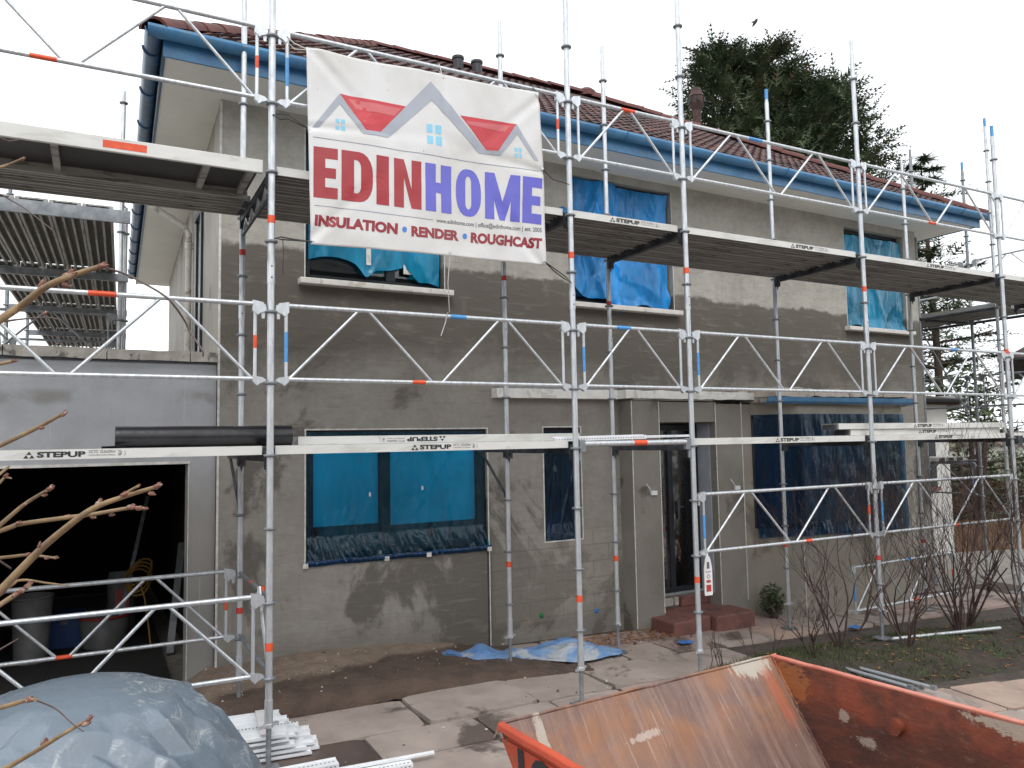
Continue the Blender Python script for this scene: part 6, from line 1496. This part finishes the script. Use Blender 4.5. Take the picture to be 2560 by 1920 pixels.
# timber fence, hedge
q0, q1 = onp(2395, 1420, 2, -.6), onp(2760, 1400, 2, -.6)
t = thing('timber_fence', 'orange-brown timber board fence beyond the gable scaffold', 'fence', (0, 0, 0)); dv = (q1-q0); nbd = 26
for i in range(nbd):
    p = q0+dv*(i/nbd); m = MB(); m.obox(p+Vector((0, 0, -.3)), p+Vector((0, 0, .95+.02*rnd.random())), dv.length/nbd*.93, .02, up=(-dv.y, dv.x, 0)); m.build('board', 'fence', t)
m = MB(); n_ = Vector((-dv.y, dv.x, 0)).normalized()*.03; m.obox(q0+n_+Vector((0, 0, .2)), q1+n_+Vector((0, 0, .2)), .03, .07); m.obox(q0+n_+Vector((0, 0, .75)), q1+n_+Vector((0, 0, .75)), .03, .07); m.build('rail', 'fence', t)
for k, (px_, dep, w_, h_, lab, mt) in enumerate(((2440, 21, 2.6, 1.25, 'russet beech hedge behind the timber fence', 'hedge'), (2620, 23, 3.2, 1.4, 'russet beech hedge at the right edge beyond the scaffold', 'hedge'), (2480, 34, 4.5, 1.8, 'olive scrub in the garden beyond the hedge', 'leaf'))):
    q = atd(px_, 1120, dep); leafy(lab, 'hedge', q.x, q.y, -1.6, w_, 1.2, h_, 2600, .10+.03*(k == 2), mt, 40+k, trunk_r=.03, cat='hedge', ground=-1.7)
# neighbour's roof corner
q = atd(2494, 903, 20); t = thing('neighbour_house', 'neighbouring house with dark brown roof at the right edge', 'house', (q.x, q.y, -2), -YAW-.60)
hz_ = q.z+2
m = MB(); m.box(1.3, 9, 1.2, 8, 0, hz_-.02); m.build('wall', 'white_wall', t)
m = MB(); m.add([(0, 0, hz_), (9.6, 0, hz_), (9.6, 8.6, hz_), (0, 8.6, hz_), (3.2, 4.3, hz_+2.2), (6.4, 4.3, hz_+2.2)], [(0, 1, 5, 4), (1, 2, 5), (2, 3, 4, 5), (3, 0, 4), (3, 2, 1, 0)]); m.build('roof', 'brown_roof', t)
m = MB(); m.extrude(gut, (0, -.02, hz_-.02), (9.6, -.02, hz_-.02)); m.build('gutter', 'ink', t)
# hillside with houses
m = MB(); m.smooth = True
def hill(p, q):
    a = math.radians(20+75*p); R0 = 130+260*q
    x, y = math.sin(a)*R0, math.cos(a)*R0
    return (x, y, -12+14.5*q**.8+3*fbm((x*.01, y*.01, 0)))
m.grid(hill, 60, 20, True); struct(m.build('hillside', 'land'))
R_ = random.Random(77)
for k in range(16):
    px_ = 2415+k*12+R_.uniform(-5, 5); dep = R_.uniform(170, 300); py = 1158-(dep-170)*.35
    q = atd(px_, py, dep); lab = 'small far house with pale walls and dark roof on the hillside'
    t = thing('far_house', lab, 'house', (q.x, q.y, q.z-5), R_.uniform(0, 1.5), 'far houses on the hillside'); wv = R_.choice(('grey_wall', 'white_wall', 'grey_wall')); s = R_.uniform(.8, 1.2)
    m = MB(); m.box(-5*s, 5*s, -3.5*s, 3.5*s, 0, 7.5*s); m.build('wall', wv, t)
    m = MB(); h0 = 7.5*s; m.add([(-5.3*s, -3.9*s, h0), (5.3*s, -3.9*s, h0), (5.3*s, 3.9*s, h0), (-5.3*s, 3.9*s, h0), (-5.3*s, 0, h0+2.8*s), (5.3*s, 0, h0+2.8*s)], [(0, 1, 5, 4), (2, 3, 4, 5), (0, 4, 3), (1, 2, 5), (3, 2, 1, 0)]); m.build('roof', 'far_roof', t)
    for x in (-2.8, 0, 2.8):
        m = MB(); m.box((x-.6)*s, (x+.6)*s, -3.56*s, -3.5*s, 4.6*s, 6.2*s); m.build('window', 'frame', t)
# bird at the top of the conifer
t = thing('bird', 'small dark bird in the sky above the conifer top', 'bird', atd(1888, 57, 26.5)); m = MB(); m.smooth = True
m.tube([(-.13, 0, -.16), (-.05, 0, -.05), (.02, 0, .05), (.07, 0, .12), (.11, 0, .17)], [.02, .05, .06, .045, .01], 8); m.build('body', 'bird', t)
m = MB(); m.add([(0, 0, .08), (-.05, .0, -.04), (-.03, .2, .12), (.02, -.2, .14)], [(0, 1, 2), (0, 1, 3)]); m.build('wing', 'bird', t)

# ================================================================== ACROSS THE ROAD (mirrored in the films and glass)
hz0 = -1.0
for k, x in enumerate((-20, -7, 6, 19, 32)):
    t = thing('street_house', ('pebble-dashed', 'cream', 'grey', 'buff', 'white')[k]+' house across the road, facing the scaffold', 'house', (x, -26, hz0), 0, 'houses across the road')
    m = MB(); m.box(-5, 5, -4, 4, 0, 6); m.build('wall', ('grey_wall', 'side_render', 'garage_render', 'soffit', 'white_wall')[k], t)
    m = MB(); m.add([(-5.4, -4.4, 6), (5.4, -4.4, 6), (5.4, 4.4, 6), (-5.4, 4.4, 6), (-5.4, 0, 9.2), (5.4, 0, 9.2)], [(0, 1, 5, 4), (2, 3, 4, 5), (0, 4, 3), (1, 2, 5), (3, 2, 1, 0)]); m.build('roof', 'far_roof', t)
    for wx in (-3, 0, 3):
        for wz in (1, 3.8): m = MB(); m.box(wx-.7, wx+.7, 4, 4.05, wz, wz+1.3); m.build('window', 'frame', t)
for k in range(6):
    leafy(('tall', 'clipped', 'ragged', 'dark', 'broad', 'low')[k]+' garden hedge across the road', 'hedge', -17+k*8, -14, -.6, 4.3, .9, 1.6, 900, .22, 'leaf', 80+k, cat='hedge', ground=-.8)
g = MB(); g.box(-60, 60, -13, -8, -.34, -.30); struct(g.build('road', 'tarmac'))
